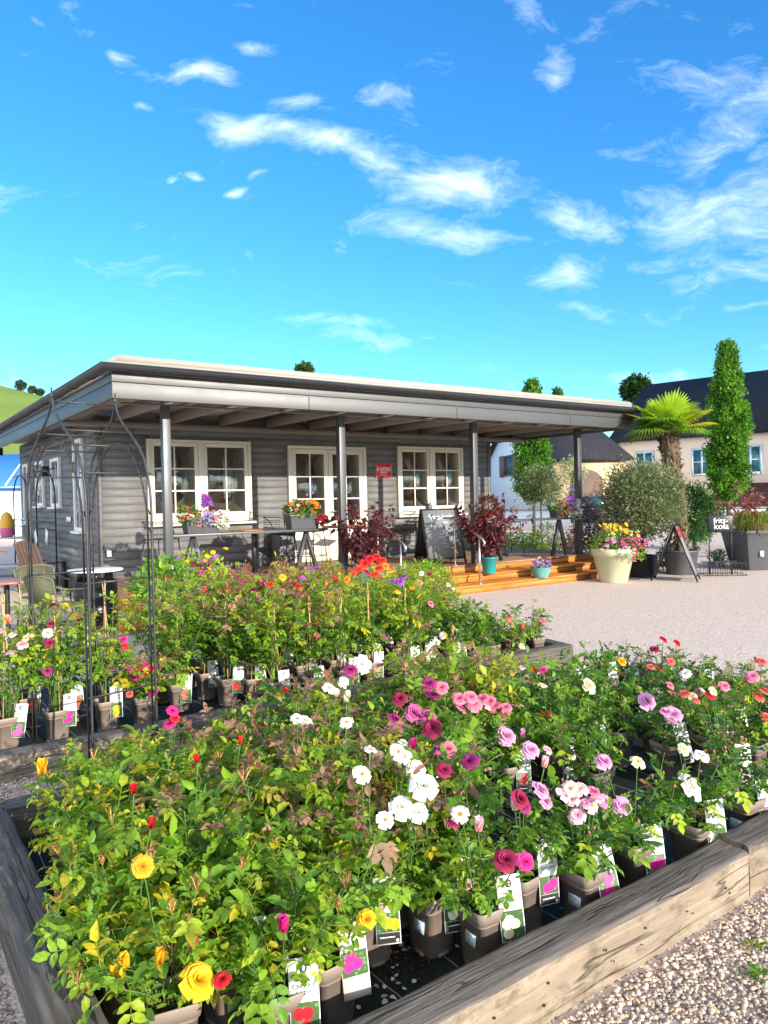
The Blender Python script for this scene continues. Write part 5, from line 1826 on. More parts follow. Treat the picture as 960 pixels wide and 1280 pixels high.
# big sage planter
bp_ = (ground(757, 729) + ground(787, 729)) / 2
t = thing('flower_planter', 'large sage cream planter overflowing with yellow and magenta flowers beside the steps', 'planter', (bp_[0], bp_[1] + .25, 0), RZ)
mb = MB()
mb.lathe([(0, 0), (.25, 0), (.26, .012), (.375, .50), (.405, .505), (.42, .64), (.41, .65), (.385, .65), (.37, .58), (0, .56)], 48)
mb.build('pot', M['cream_pot'], t, False)
for p_ in t.children: 
    for q in p_.data.polygons: q.use_smooth = True
flower_mass(t, (0, 0, .74), (.46, .42, .25), 700, GRN + [(.16, .26, .06)], .075, rng)
flower_mass(t, (.22, -.40, .55), (.2, .1, .2), 160, [G3, YG, G2], .06, rng)
flower_mass(t, (-.16, -.42, .58), (.12, .08, .13), 90, SIL, .07, rng, name='silver_leaves')
its = []
for q in range(30): its.append((rng.uniform(-.34, .28), rng.uniform(-.25, .1), .98 + rng.uniform(-.04, .14), 'yellow', .085, 'open'))
for q in range(14): its.append((rng.uniform(.15, .48), rng.uniform(-.3, 0), .86 + rng.uniform(-.05, .1), 'ivory' if q % 3 == 0 else 'yellow', .075, 'open'))
for q in range(24): its.append((rng.uniform(-.28, .46), -.40 + rng.uniform(-.08, .08), .74 + rng.uniform(-.08, .12), 'magenta', .085, 'open'))
for q in range(5): its.append((.04 + rng.uniform(-.1, .12), -.46, .42 + .06 * q, 'magenta' if q % 2 else 'pink', .075, 'open'))
for q in range(12): its.append((-.42 + rng.uniform(-.1, .08), -.2 + rng.uniform(-.1, .1), .72 + rng.uniform(-.08, .12), ('pale', 'crimson', 'lilac')[q % 3], .075, 'double'))
bunch(t, its, rng)

# multicoloured planter behind the tall roses
pl = ground(246, 735, .42)
t = thing('flower_planter', 'planter of yellow, purple and red annuals with silver leaves below the pale post', 'planter', site(-8.7, -.55, 0), RZ)
round_pot(t, .26, .33, .55, M['trough'])
flower_mass(t, (0, 0, .72), (.42, .36, .30), 620, [G3, YG, G2, YG], .075, rng)
flower_mass(t, (.34, -.15, .62), (.14, .14, .15), 130, SIL, .08, rng, name='silver_leaves')
its = [(rng.uniform(-.4, .35), rng.uniform(-.3, 0), .95 + rng.uniform(-.12, .1), ('yellow', 'violet', 'yellow', 'purple')[q % 4], .075, 'open') for q in range(18)]
its += [(rng.uniform(-.2, .35), -.32, .72 + rng.uniform(-.12, .15), ('red', 'crimson', 'magenta')[q % 3], .075, 'double') for q in range(12)]
its += [(-.46, -.2, .70, 'red', .10, 'double'), (-.36, -.26, .74, 'white', .10, 'double'), (-.38, -.2, .82, 'white', .08, 'double')]
bunch(t, its, rng)
# ------------------------------------------------------------------ seating by the end wall
def round_table(loc, lab, top, z=.74, r=.40):
    t = thing('bistro_table', lab, 'table', loc, RZ, 'round bistro tables by the end wall')
    mb = MB(); mb.lathe([(0, z - .028), (r - .01, z - .028), (r, z - .02), (r, z - .004), (r - .006, z), (0, z)], 40); mb.build('table_top', top, t)
    mb = MB(); mb.lathe([(.035, .03), (.035, z - .029)], 14); mb.build('column', M['dark'], t, True)
    mb = MB()
    mb.lathe([(0, 0), (.24, 0), (.24, .01), (.06, .03), (.035, .05), (0, .05)], 28); mb.build('foot', M['dark'], t, True)
round_table(ground(8, 725, .74) * [1, 1, 0], 'round reddish bistro table in front, with olive cord chairs', M['redtop'])
round_table(site(-10.55, 5.6, 0), 'round grey bistro table nearer the end wall', M['deck_floor'], .80, .38)

def make_cord_chair():
    t = thing('cord_chair', None, 'chair', (0, 0, 0), 0, 'olive cord chairs at the bistro tables')
    sh, w = .44, .25
    mb = MB()
    mb.tube([(-w, -w, sh), (w, -w, sh), (w, w * .9, sh - .02), (-w, w * .9, sh - .02), (-w, -w, sh)], .010, 6)
    for x in np.linspace(-w * .95, w * .95, 26):
        mb.tube([(x, -w, sh + .008), (x, 0, sh - .012), (x, w * .9, sh - .012)], .006, 4)
    mb.build('seat', M['olive'], t, True)
    mb = MB()
    a_ = np.linspace(-1, 1, 17)
    topc = [(x * w * 1.12, w * (1.05 + .25 * (1 - x * x)) + .05, sh + .40 - .05 * abs(x) ** 4) for x in a_]
    botc = [(x * w, w * .92 + .05 * (1 - x * x), sh + .03) for x in a_]
    mb.tube([botc[0], *topc, botc[-1]], .011, 6)
    for x in np.linspace(-.96, .96, 42):
        f = lambda c: np.array([np.interp(x, a_, [q[i] for q in c]) for i in range(3)])
        mb.tube([f(botc), f(topc)], .0045, 4)
    mb.build('backrest', M['olive'], t, True)
    for sx in (-1, 1):
        mb = MB(); mb.tube([(sx * w * 1.1, -w * .8, sh + .2), (sx * w * 1.15, w * .4, sh + .22), (sx * w * 1.08, w * 1.05, sh + .26)], .010, 6)
        mb.tube([(sx * w * 1.1, -w * .8, sh + .2), (sx * w, -w * .9, sh)], .010, 6)
        mb.build('armrest', M['oliveframe'], t, True)
        for sy in (-1, 1):
            mb = MB(); mb.tube([(sx * w * .98, sy * w * .9, sh), (sx * w * 1.1, sy * w * 1.08, 0)], .010, 6); mb.build('leg', M['oliveframe'], t, True)
    return t
cc = make_cord_chair()
q0 = ground(8, 725, .74)
for i, (p, a, lab) in enumerate([((*ground(78, 800)[:2], 0), 2.0, 'olive cord chair beside the black drum table, turned to the reddish table'), ((q0[0] + .15, q0[1] + .75, 0), .25, 'olive cord chair behind the reddish bistro table, its back rail on the table edge'),
                     (tuple(site(-10.75, 4.75, 0)), 3.0, 'olive cord chair with its back to the end wall table'), (tuple(site(-11.1, 5.6, 0)), 1.2, 'olive cord chair farther along by the grey table'), ((q0[0] - .75, q0[1] + .3, 0), 1.3, 'olive cord chair at the outer side of the reddish table')]):
    o = cc if i == 0 else copy_tree(cc)
    o.location = [float(q) for q in p]
    o.rotation_euler.z = RZ + a
    o['label'] = lab

t = thing('drum_table', 'white round table top fixed on a black oil drum by the cafe corner', 'drum table', (*ground(121, 783)[:2], 0), RZ)
mb = MB()
mb.lathe([(0, 0), (.285, 0), (.292, .01), (.285, .025), (.285, .19), (.295, .205), (.285, .22), (.285, .42), (.295, .435), (.285, .45), (.285, .62), (.294, .632), (.285, .645), (.26, .63), (0, .63)], 40)
mb.build('oil_drum', M['drum'], t, True)
for a in (.3, 2.4, 4.5):
    mb = MB(); mb.box((.2 * cos(a), .2 * sin(a), .70), (.11, .05, .138), rotz(a)); mb.build('bracket', M['drum'], t)
mb = MB(); mb.lathe([(0, .77), (.355, .77), (.365, .776), (.365, .79), (.355, .796), (0, .796)], 44); mb.build('table_top', M['white'], t)
t = thing('wall_socket', 'small outdoor socket box on the pale boards above the drum table', 'socket', site(*([front(135, 692, D)[0], D - .03, front(135, 692, D)[1] - .07])), RZ)
mb = MB(); mb.bb(-.05, .05, -.04, 0, 0, .15); mb.build('box', M['trough'], t, bevel=.006)
mb = MB(); mb.bb(-.035, .035, -.052, -.0405, .02, .12); mb.build('flap', M['white'], t, bevel=.004)

t = thing('slat_chair', 'brown weathered slatted garden chair leaning back near the end wall', 'garden chair', site(-9.62, 5.3, 0), RZ + 2.2)
for k in range(6):
    mb = MB(); x = (k - 2.5) * .095
    mb.box((x, .28 + .0, .62), (.083, .022, .86 - .02 * abs(k - 2.5) ** 2), rotx(-.38)); mb.build('back_slat', M['brownwood'], t, bevel=.004)
mb = MB()
for k in range(6): mb.box((0, -.28 + k * .085, .34 - k * .018), (.56, .075, .02), rotx(-.2))
mb.build('seat', M['brownwood'], t, bevel=.004)
for sx in (-1, 1):
    mb = MB(); mb.box((sx * .31, -.02, .56), (.12, .68, .022)); mb.build('armrest', M['brownwood'], t, bevel=.004)
    for y in (-.28, .22):
        mb = MB(); mb.box((sx * .29, y, .274), (.035, .09, .548)); mb.build('leg', M['brownwood'], t)

def trellis():
    a0 = sd(ground(40, 715))
    s_, d0, d1 = -9.42, 4.3, 9.4
    t = thing('obelisk_trellis', 'black round topped double trellis rack leaning at the end wall', 'trellis', site(s_, 4.9, 0), RZ)
    for y in (0., 2.9):
        mb = MB()
        a_ = np.linspace(0, pi, 14)
        w = .95
        mb.tube([(0, y, 0), (0, y, 1.75)] + [(0, y + w - w * cos(t_), 1.85 + .55 * sin(t_)) for t_ in a_] + [(0, y + 2 * w, 1.75), (0, y + 2 * w, 0)], .016, 6)
        mb.build('hoop', M['dark'], t, True)
    for z in (1.35, 1.2, 2.40):
        mb = MB(); mb.tube([(0, -.05, z), (0, 4.9, z)], .013, 6); mb.build('rail', M['dark'], t, True)
    for y, z, r_ in ((.75, 1.05, .35), (1.9, 1.0, -.5)):
        mb = MB(); mb.box((-.03, y, z), (.006, .22, .30), rotx(r_)); mb.build('price_card', M['card'], t)
trellis()

# far end: lean-to post, rail, toys and greenhouse
t = thing('canopy_post', 'dark canopy post with cross beam beyond the end wall', 'post', site(-9.75, 11.0, 0), RZ)
mb = MB(); mb.bb(-.09, .09, -.09, .09, 0, 3.0); mb.build('column', M['dark'], t)
mb = MB(); mb.bb(-3.2, .3, -.07, .07, 3.002, 3.2); mb.build('beam', M['dark'], t)
mb = MB(); mb.tube([(-.05, 0, 2.2), (-1.3, 0, 2.95)], .05, 6); mb.build('brace', M['dark'], t)
p = at_depth(10, 672, 17.5)
t = thing('display_shelf', 'pale shelf table holding a yellow and pink lantern beyond the end wall', 'shelf', (p[0] - .3, p[1], 0), .1)
for z in (.25, p[2] - .03):
    mb = MB(); mb.bb(-1.4, .75, -.3, .3, z, z + .04); mb.build('shelf_board', M['wallwhite'], t)
for x in (-1.38, .72):
    mb = MB(); mb.bb(x, x + .05, -.28, .28, 0, p[2] - .031); mb.build('leg', M['wallwhite'], t)
t = thing('garden_lantern', 'yellow topped pink based egg shaped garden ornament on the pale shelf', 'ornament', (at_depth(10, 672, 17.5)[0] - .02, 17.5, p[2] + .012), 0)
mb = MB(); mb.lathe([(0, 0), (.12, 0), (.15, .05), (.15, .22)], 20); mb.build('base', M['pinktoy'], t, True)
mb = MB(); mb.lathe([(.15, .22), (.15, .38), (.11, .52), (.05, .58), (0, .6)], 20); mb.build('top', M['yellowtoy'], t, True)

gp = at_depth(-40, 600, 34)
t = thing('greenhouse', 'white greenhouse with blue reflecting roof panels below the green hill', 'greenhouse', (gp[0] - 2, 36, 0), .15)
mb = MB(); mb.bb(-9, 6.5, -.1, 6, 0, 2.5); mb.build('wall', M['wallwhite'], t)
mb = MB()
mb.prism([(-.5, 2.62), (3, 4.4), (6.5, 2.62), (6.5, 2.52), (-.5, 2.52)], (-9.2, 0, 0), (0, 1, 0), (0, 0, 1), (1, 0, 0), 16)
mb.build('roof', M['greenhouse'], t)
for x in np.arange(-9, 6.6, 1.3):
    mb = MB(); mb.box((x, 1.21, 3.56), (.06, 3.95, .07), rotx(math.atan2(1.78, 3.5))); mb.build('glazing_bar', M['wallwhite'], t)

# ------------------------------------------------------------------ trees
def crown_cloud(mb, centre, fn, n, ln, pal, rng, wd=.6, clump=26, rad=.3, up=.2):
    """leaves in clumps; fn(rng) gives a clump centre in the crown, relative to centre"""
    m = max(1, int(n // clump))
    P, Dd, N, C = [], [], [], []
    for q in range(m):
        c = np.array(centre) + fn(rng)
        base = np.array(pal[rng.randint(len(pal))]) * rng.uniform(.75, 1.25)
        out = unit(c - np.array(centre) + 1e-3)
        e = rng.normal(0, rad, (clump, 3))
        P.append(c + e)
        Dd.append(out * .8 + rng.normal(0, .6, (clump, 3)) + [0, 0, up])
        N.append(rng.normal(0, .6, (clump, 3)) + [0, 0, .8] + out * .5)
        C.append(base * rng.uniform(.8, 1.2, (clump, 1)))
    P, Dd, N, C = map(np.concatenate, (P, Dd, N, C))
    L = ln * rng.uniform(.6, 1.25, len(P))
    put_leaves(mb, P, Dd, N, L, L * wd, C, True)

def column_tree(u, v0, v1, Y, hw_px, lab, pal, seed, trunk_r=.07, n=9000):
    rng = np.random.RandomState(seed)
    b = at_depth(u, v1, Y); tp = at_depth(u, v0, Y)
    hw = hw_px / F * Y
    z0, z1 = b[2], tp[2]
    t = thing('columnar_tree', lab, 'tree', (b[0], Y, 0), rng.uniform(0, 6))
    H = z1 - z0
    mb = MB()
    mb.tube([(0, 0, 0), (.02, .01, z0), (0, .03, z0 + H * .5), (0, 0, z1 - .2)], [trunk_r, trunk_r * .85, trunk_r * .5, .01], 8)
    for q in range(22):
        a = rng.uniform(0, 6.28); z = z0 + H * rng.uniform(.0, .8)
        mb.tube([(0, 0, z), (hw * .4 * cos(a), hw * .4 * sin(a), z + hw * .7), (hw * .75 * cos(a), hw * .75 * sin(a), z + hw * 1.6)], [.02, .014, .005], 5)
    mb.build('trunk', M['bark'], t, True)
    def fn(r):
        q = r.uniform(0, 1)
        prof = min(1, .25 + (q / .12) ** .8) * (1 - max(0, (q - .45) / .55) ** 1.7 * .80)
        a = r.uniform(0, 6.28)
        rr = hw * prof * (.35 + .72 * r.uniform(0, 1) ** .5) * (1 + .17 * math.sin(a * 3 + q * 17) + .1 * math.sin(a * 5 - q * 31))
        return np.array([rr * cos(a), rr * sin(a), (q - .5) * H])
    cr = MB()
    crown_cloud(cr, (0, 0, z0 + H / 2), fn, n * 2.2, .085 * (Y / 20.7) ** .7, pal, rng, .62, 24, hw * .13, .9)
    cr.build('crown', M['fine'], t)
TG = [(.07, .20, .015), (.11, .28, .02), (.15, .34, .025), (.05, .15, .018)]
column_tree(911, 431, 622, 20.7, 19.5, 'tall slim green hornbeam standing behind the palm and the cream house corner', TG, 31, .06, 15000)
column_tree(667, 478, 624, 30, 18, 'slim green column tree by the white gable seen under the cafe roof', TG, 32, .07, 11000)
column_tree(699, 489, 640, 46, 15, 'small column tree of which only the tip shows over the cafe roof', [(.06, .14, .03), (.09, .18, .04)], 33, .08, 5000)

def round_tree(u, v, Y, r_px, lab, pal, seed, n=5000, leaf=.09, trunk=.05, name='round_tree', ground_z=0., flat=1., cat='tree', stems=1, wd=.35, clump_r=.16, arms=14, group=None):
    rng = np.random.RandomState(seed)
    c = at_depth(u, v, Y)
    r = r_px / F * Y
    t = thing(name, lab, cat, (c[0], Y, ground_z), 0, group)
    z = c[2] - ground_z
    mb = MB()
    mb.tube([(.03, 0, 0), (0, .02, (z - r * .7) * .5), (0, 0, z - r * .5), (0, 0, z + r * .3)], [trunk, trunk * .9, trunk * .8, trunk * .3], 8)
    for q in range(arms):
        d = unit(rng.normal(0, 1, 3) + [0, 0, .4])
        mb.tube([(0, 0, z - r * .45), d * r * .45 + [0, 0, z], d * r * .85 * [1, 1, flat] + [0, 0, z]], [trunk * .5, trunk * .25, trunk * .08], 5)
    mb.build('trunk', M['bark'], t, True)
    lob = unit(rng.normal(0, 1, (9, 3)))
    def fn(rr):
        d = rr.normal(0, 1, 3); d /= np.linalg.norm(d)
        k = .82 + .22 * max(0, max(lob @ d)) ** 3
        return d * [1, 1, flat] * r * k * (.25 + .75 * rr.uniform(0, 1) ** .4)
    cr = MB()
    crown_cloud(cr, (0, 0, z), fn, n, leaf, pal, rng, wd, 22, r * clump_r, .2)
    cr.build('crown', M['fine'], t)
    return t
OLV = [(.14, .18, .095), (.20, .24, .135), (.26, .29, .18), (.10, .135, .065)]
def nursery_pot(root, r0, r1, h, z=0, handles=True, mat=None):
    mb = MB()
    mb.lathe([(0, z), (r0, z), (r0 + .005, z + .01), (r1, z + h - .04), (r1 + .012, z + h - .036), (r1 + .014, z + h), (r1 - .005, z + h), (r1 - .015, z + h - .06), (0, z + h - .055)], 30)
    o = mb.build('pot', mat or M['black_pot'], root, True)
    if handles:
        for a in (0, pi):
            mb = MB(); x = (r1 + .014) * cos(a)
            mb.tube([(x, -.07, z + h - .01), (x * 1.06, -.06, z + h + .05), (x * 1.06, .06, z + h + .05), (x, .07, z + h - .01)], .012, 6); mb.build('handle', M['black_pot'], o, True)
ol = round_tree(802, 624, 15.0, 47, 'big round grey green olive tree in a black pot beside the palm', OLV, 41, 24000, .068, .04, 'olive_tree', 0, .92, arms=24)
nursery_pot(ol, .24, .29, .44)
round_tree(676, 607, 19.5, 27, 'grey green standard olive with a thin stem seen behind the deck counter', OLV, 42, 5000, .08, .025, 'olive_tree', 0, .85)
round_tree(716, 590, 22.0, 17, 'silvery young olive behind the end post of the deck', [(.3, .34, .22), (.38, .42, .3)], 43, 1300, .08, .025, 'olive_tree', 0, 1.)
round_tree(794, 487, 75, 16, 'dark round treetop rising behind the long dark roof', [(.02, .065, .02), (.03, .09, .02)], 44, 5000, .35, .3, 'broadleaf_tree', 0, .8, wd=.6)
round_tree(380, 463, 70, 9, 'treetop just showing over the middle of the cafe roof', [(.06, .12, .03), (.09, .15, .05)], 45, 2000, .3, .2, 'broadleaf_tree', 0, .8, wd=.6)
round_tree(868, 642, 22, 33, 'dense green conifer shrub standing before the cream house', [(.025, .095, .035), (.04, .14, .03), (.07, .19, .02)], 46, 9000, .13, .08, 'conifer_shrub', 0, 1.15, cat='shrub', wd=.22, clump_r=.12)
hz = lambda X, Y: 90 * math.exp(-((X + 300) / 190) ** 2 - ((Y - 470) / 130) ** 2) + 1.6 * math.sin(X / 23 + Y / 31) - 2.5
for (u, r_, seed, lab) in ((26, 6.5, 51, 'largest of the dark trees on the skyline of the green hill'), (40, 4.5, 52, 'bushy tree beside the largest one on the hill skyline'), (50, 4.0, 53, 'low tree on the hill skyline closest to the cafe gutter')):
    X = (u - 480) / F * 470
    zc_ = hz(X, 470) + r_ / F * 470 * .8
    vv = project((X, 470, zc_))[1]
    round_tree(u, vv, 470, r_, lab, [(.05, .10, .05), (.07, .12, .06)], seed, 1800, 1.0, .4, 'hill_tree', hz(X, 470) - .3, .85, wd=.7, group='trees on the hill')

# purple smoke shrubs and low plants behind the deck
def bush(u, v_foot, v_top, Y, w_px, lab, pal, seed, ln=.07, n=1800, wd=.5, name='garden_shrub', cat='shrub', group=None, gz=0.):
    rng = np.random.RandomState(seed)
    c = at_depth(u, v_foot, Y)
    tp = at_depth(u, v_top, Y)
    w = w_px / F * Y
    H = tp[2] - gz
    t = thing(name, lab, cat, (c[0], Y, gz), 0, group)
    st = MB()
    for q in range(9):
        a = rng.uniform(0, 6.28)
        st.tube([(0, 0, 0), (w * .3 * cos(a), w * .3 * sin(a), H * .5), (w * .6 * cos(a), w * .6 * sin(a), H * .85)], [.012, .008, .003], 5, col=(.10, .06, .05))
    st.build('stems', M['stem'], t, True)
    def fn(r):
        d = r.normal(0, 1, 3); d /= np.linalg.norm(d)
        return d * [w, w, H * .5] * (.2 + .8 * r.uniform(0, 1) ** .5)
    cr = MB()
    crown_cloud(cr, (0, 0, H * .52), fn, n, ln, pal, rng, wd, 18, w * .16, .4)
    cr.build('foliage', M['fine'], t)
    return t
bush(741, 690, 618, 17.2, 24, 'dark purple leaved shrub between the end post and the olive', [(.10, .05, .075), (.14, .08, .12), (.18, .13, .20), (.07, .03, .05)], 61, .07, 3000)
for i, (u, vf, vt, Y, w, pal, lab) in enumerate([(648, 684, 664, 19.5, 22, [G2, (.2, .26, .06)], 'low green border plant behind the stools'), (684, 684, 655, 19.2, 20, [(.16, .2, .1), G2, (.25, .27, .14)], 'tall grey green border plant behind the counter leg'),
                                        (712, 684, 668, 19.8, 18, [(.12, .06, .04), (.2, .1, .06)], 'rust brown border plant near the end post'), (630, 684, 666, 20.5, 18, [G1, G2, (.3, .3, .25)], 'border plant with pale flowers beside the pavilion corner'),
                                        (665, 684, 672, 18.8, 20, [G3, G2, YG], 'bright green low border plant by the deck'), (785, 700, 672, 16.2, 18, [(.10, .05, .05), (.16, .1, .08), (.3, .22, .2)], 'brownish pink shrub low between the olive and planter'),
                                        (838, 700, 672, 16.0, 16, [(.14, .07, .07), (.3, .22, .2), G1], 'dry pinkish shrub behind the sandwich board')]):
    bush(u, vf, vt, Y, w, lab, pal, 70 + i, .07, 1100)

# palm
def palm():
    Y = 15.4
    b, tp = at_depth(851, 700, Y), at_depth(838, 540, Y)
    rng = np.random.RandomState(8)
    t = thing('fan_palm', 'fan palm with shaggy brown trunk and bright yellow green fronds in a grey pot', 'palm tree', (b[0], Y, 0), 0)
    H = tp[2]
    dx = tp[0] - b[0]
    mb = MB()
    path = [np.array([dx * q ** 1.2 + .05 * math.sin(q * 5), 0, .3 + (H - .3) * q]) for q in np.linspace(0, 1, 14)]
    rr = [.13, .12, .125, .13, .13, .135, .14, .145, .15, .155, .165, .18, .19, .14]
    mb.tube(path, rr, 14)
    for q in range(620):
        f = rng.uniform(.02, 1) ** .8
        i = min(int(f * 13), 12)
        p = path[i] + (path[i + 1] - path[i]) * (f * 13 - i)
        a = rng.uniform(0, 6.28)
        o = np.array([cos(a), sin(a), 0])
        r_ = rr[i]
        c = np.array([(.10, .065, .04), (.2, .14, .09), (.30, .24, .17), (.06, .04, .028)][rng.randint(4)])
        ln = rng.uniform(.05, .14) * (1.3 if f > .7 else 1)
        e = p + o * (r_ + ln * rng.uniform(.2, .55)) + [0, 0, ln * rng.uniform(-.2, 1.)]
        mb.tube([p + o * r_ * .9, e], [.022, .006], 4, col=c)
    mb.build('trunk', M['palmbark'], t, False)
    top = path[-1] + [0, 0, .05]
    def frond(az, el, sl, fr, col, name='frond', droop=.25):
        mb = MB()
        d = np.array([cos(az) * cos(el), sin(az) * cos(el), sin(el)])
        hub = top + d * sl
        mb.tube([top, top * .5 + hub * .5 + [0, 0, .03], hub], [.016, .011, .009], 5, col=(.22, .3, .04))
        side = unit(np.cross(d, [0, 0, 1.]))
        nrm = np.cross(side, d)
        k = 34
        for q in range(k):
            a = (q / (k - 1) - .5) * 2 * 2.35
            dd = unit(d * cos(a) + side * sin(a) + nrm * .12)
            ln = fr * (1 - .28 * abs(a) / 2.35) * rng.uniform(.92, 1.05)
            c = np.array(col) * rng.uniform(.75, 1.2)
            w = .030 * fr / .6
            s2 = unit(np.cross(dd, nrm))
            pts, prev = [], None
            V = []
            for f, ww in ((.05, .25), (.35, 1.), (.65, .85), (.88, .4), (1., .02)):
                pz = hub + dd * ln * f - np.array([0, 0, 1]) * droop * ln * max(0, f - .45) ** 2 * 2.2
                V += [pz - s2 * w * ww, pz + nrm * w * .35 * ww, pz + s2 * w * ww]
            fs = []
            for i in range(4):
                for j in range(2):
                    fs.append([i * 3 + j, i * 3 + j + 1, i * 3 + j + 4, i * 3 + j + 3])
            mb.add(V, fs, c)
        return mb.build(name, M['fine'], t, False)
    lime, yel, gr = (.36, .50, .03), (.62, .52, .03), (.17, .32, .03)
    for az, el, sl, fr, c, dr in [(2.9, .62, .34, .62, lime, .12), (2.75, .38, .42, .62, yel, .15), (1.9, 1.0, .28, .60, lime, .15), (4.6, .95, .30, .62, lime, .2), (1.2, 1.15, .32, .62, gr, .12), (.45, .72, .36, .60, lime, .15), (.05, .40, .52, .58, yel, .2), (-.2, .10, .48, .55, yel, .3),
                                  (3.3, -.05, .42, .58, gr, .5), (3.6, .30, .35, .60, gr, .4), (5.3, .45, .34, .60, lime, .35), (4.3, .25, .34, .58, gr, .5), (.6, .05, .42, .55, gr, .5), (2.3, .25, .4, .58, gr, .4), (5.8, -.05, .38, .50, gr, .6), (3.9, .72, .3, .58, lime, .3), (1.6, .5, .35, .6, gr, .3), (5.0, 1.15, .3, .62, lime, .1), (2.95, -.2, .40, .55, (.16, .2, .05), .6)]:
        frond(az, el, sl, fr, c, droop=dr)
    mb = MB()
    nursery_pot(t, .28, .34, .50, mat=M['trough'])
palm()

# display rack and square planter
p = (ground(881, 720) + ground(926, 718)) / 2
t = thing('plant_rack', 'black wire bottle rack with a dark sign board on two posts at the gravel edge', 'rack', (p[0], p[1], 0), -.08)
for x in (-.22, .22):
    mb = MB(); mb.tube([(x, .12, 0), (x, .12, 1.18)], .012, 6); mb.build('post', M['dark'], t, True)
mb = MB(); mb.bb(-.25, .25, .09, .14, .86, 1.22); mb.build('sign_board', M['dark'], t, bevel=.03)
mb = MB()
put_text(mb, 'fritz-', .15, (.0, .085, 1.10), (1, 0, 0), (0, 0, 1), 0); put_text(mb, 'kola', .18, (.01, .085, .985), (1, 0, 0), (0, 0, 1), 0)
mb.build('lettering', M['chalkwhite'], t)
mb = MB()
for z, w, dd in ((.02, .40, .22), (.26, .36, .19)):
    mb.tube([(-w, -dd, z), (w, -dd, z), (w, dd, z), (-w, dd, z), (-w, -dd, z)], .008, 5)
for x in np.linspace(-.34, .34, 8):
    for y in (-.2, .2):
        mb.tube([(x - .03, y * 1.05, .02), (x - .03, y, .24), (x, y, .29), (x + .03, y, .24), (x + .03, y * 1.05, .02)], .005, 4)
mb.build('bottle_rack', M['wire'], t, True)

p = ground(940, 713)
t = thing('square_planter', 'big dark tapered square planter with lime grasses and a red leaved shrub', 'planter', (p[0] + .25, p[1] + .35, 0), .1)
mb = MB()
V = []
for w, z in ((.36, 0), (.50, .78), (.52, .785), (.52, .86), (.47, .86), (.46, .78)):
    V += [(-w, -w, z), (w, -w, z), (w, w, z), (-w, w, z)]
mb.add(V, [[0, 3, 2, 1]] + [[i * 4 + j, i * 4 + (j + 1) % 4, i * 4 + 4 + (j + 1) % 4, i * 4 + 4 + j] for i in range(5) for j in range(4)] + [[20, 21, 22, 23]])
mb.build('planter_box', M['trough'], t, bevel=.01)
mb = MB(); mb.bb(-.18, -.10, -.462, -.440, .30, .42); mb.build('label', M['card'], t)
rng = np.random.RandomState(77)
mb = MB()
for q in range(900):
    a = rng.uniform(0, 6.28); r_ = rng.uniform(0, .42)
    b0 = np.array([r_ * cos(a), r_ * sin(a), .8])
    o = np.array([cos(a), sin(a), 0]) * rng.uniform(.1, .55)
    h = rng.uniform(.2, .55)
    c = np.array([(.22, .30, .03), (.30, .36, .05), (.14, .22, .03), (.36, .34, .12)][rng.randint(4)])
    p1, p2, p3 = b0 + o * .25 + [0, 0, h * .7], b0 + o * .7 + [0, 0, h * .85], b0 + o * 1.15 + [0, 0, h * (.5 if a > 3.3 else .75) - .15]
    s2 = np.array([-sin(a), cos(a), 0]) * .007
    V = []
    for p_, w in ((b0, 1), (p1, 1), (p2, .8), (p3, .1)): V += [p_ - s2 * w, p_ + s2 * w]
    mb.add(V, [[0, 1, 3, 2], [2, 3, 5, 4], [4, 5, 7, 6]], c)
mb.build('grasses', M['fine'], t)
st, fo = MB(), MB()
P, Dd, N, C = [], [], [], []
for q in range(13):
    a = rng.uniform(0, 6.28)
    pth = stem_path(rng, (-.15, 0, .8), a, rng.uniform(.3, 1.3), rng.uniform(.7, 1.15), 8)
    st.tube(pth, np.linspace(.01, .003, 8), 5, col=(.14, .07, .06))
    for w in range(26):
        i = rng.randint(3, 8); u = unit(rng.normal(0, 1, 3))
        P.append(pth[i] + u * rng.uniform(.02, .12)); Dd.append(u - [0, 0, .3]); N.append(rng.normal(0, .5, 3) + [0, 0, 1]); C.append(pick([(.24, .06, .06), (.30, .10, .10), (.16, .05, .05), (.38, .16, .14)], rng))
put_leaves(fo, P, Dd, N, .10, .065, C)
st.build('stems', M['stem'], t, True); fo.build('red_foliage', M['fine'], t, True)
bush(900, 706, 688, 16.6, 14, 'small blue green plant on the ground behind the wire rack', [(.12, .2, .17), (.18, .27, .22)], 81, .06, 700)
mb = MB()
for q in range(2600):
    x, y = rng.uniform(-.8, 1.6), rng.uniform(-.7, .6)
    a = rng.uniform(0, 6.28)
    V = [(x, y, 0), (x + .012 * cos(a), y + .012 * sin(a), 0), (x + rng.uniform(-.05, .05), y + rng.uniform(-.05, .05), rng.uniform(.05, .14))]
    mb.add(V, [[0, 1, 2]], np.array([(.14, .28, .02), (.2, .36, .03)][rng.randint(2)]))
gp2 = ground(958, 700)
tag(mb.build('grass', M['lawn'], None, False, (gp2[0] + .9, gp2[1] + .5, .0)), kind='stuff')
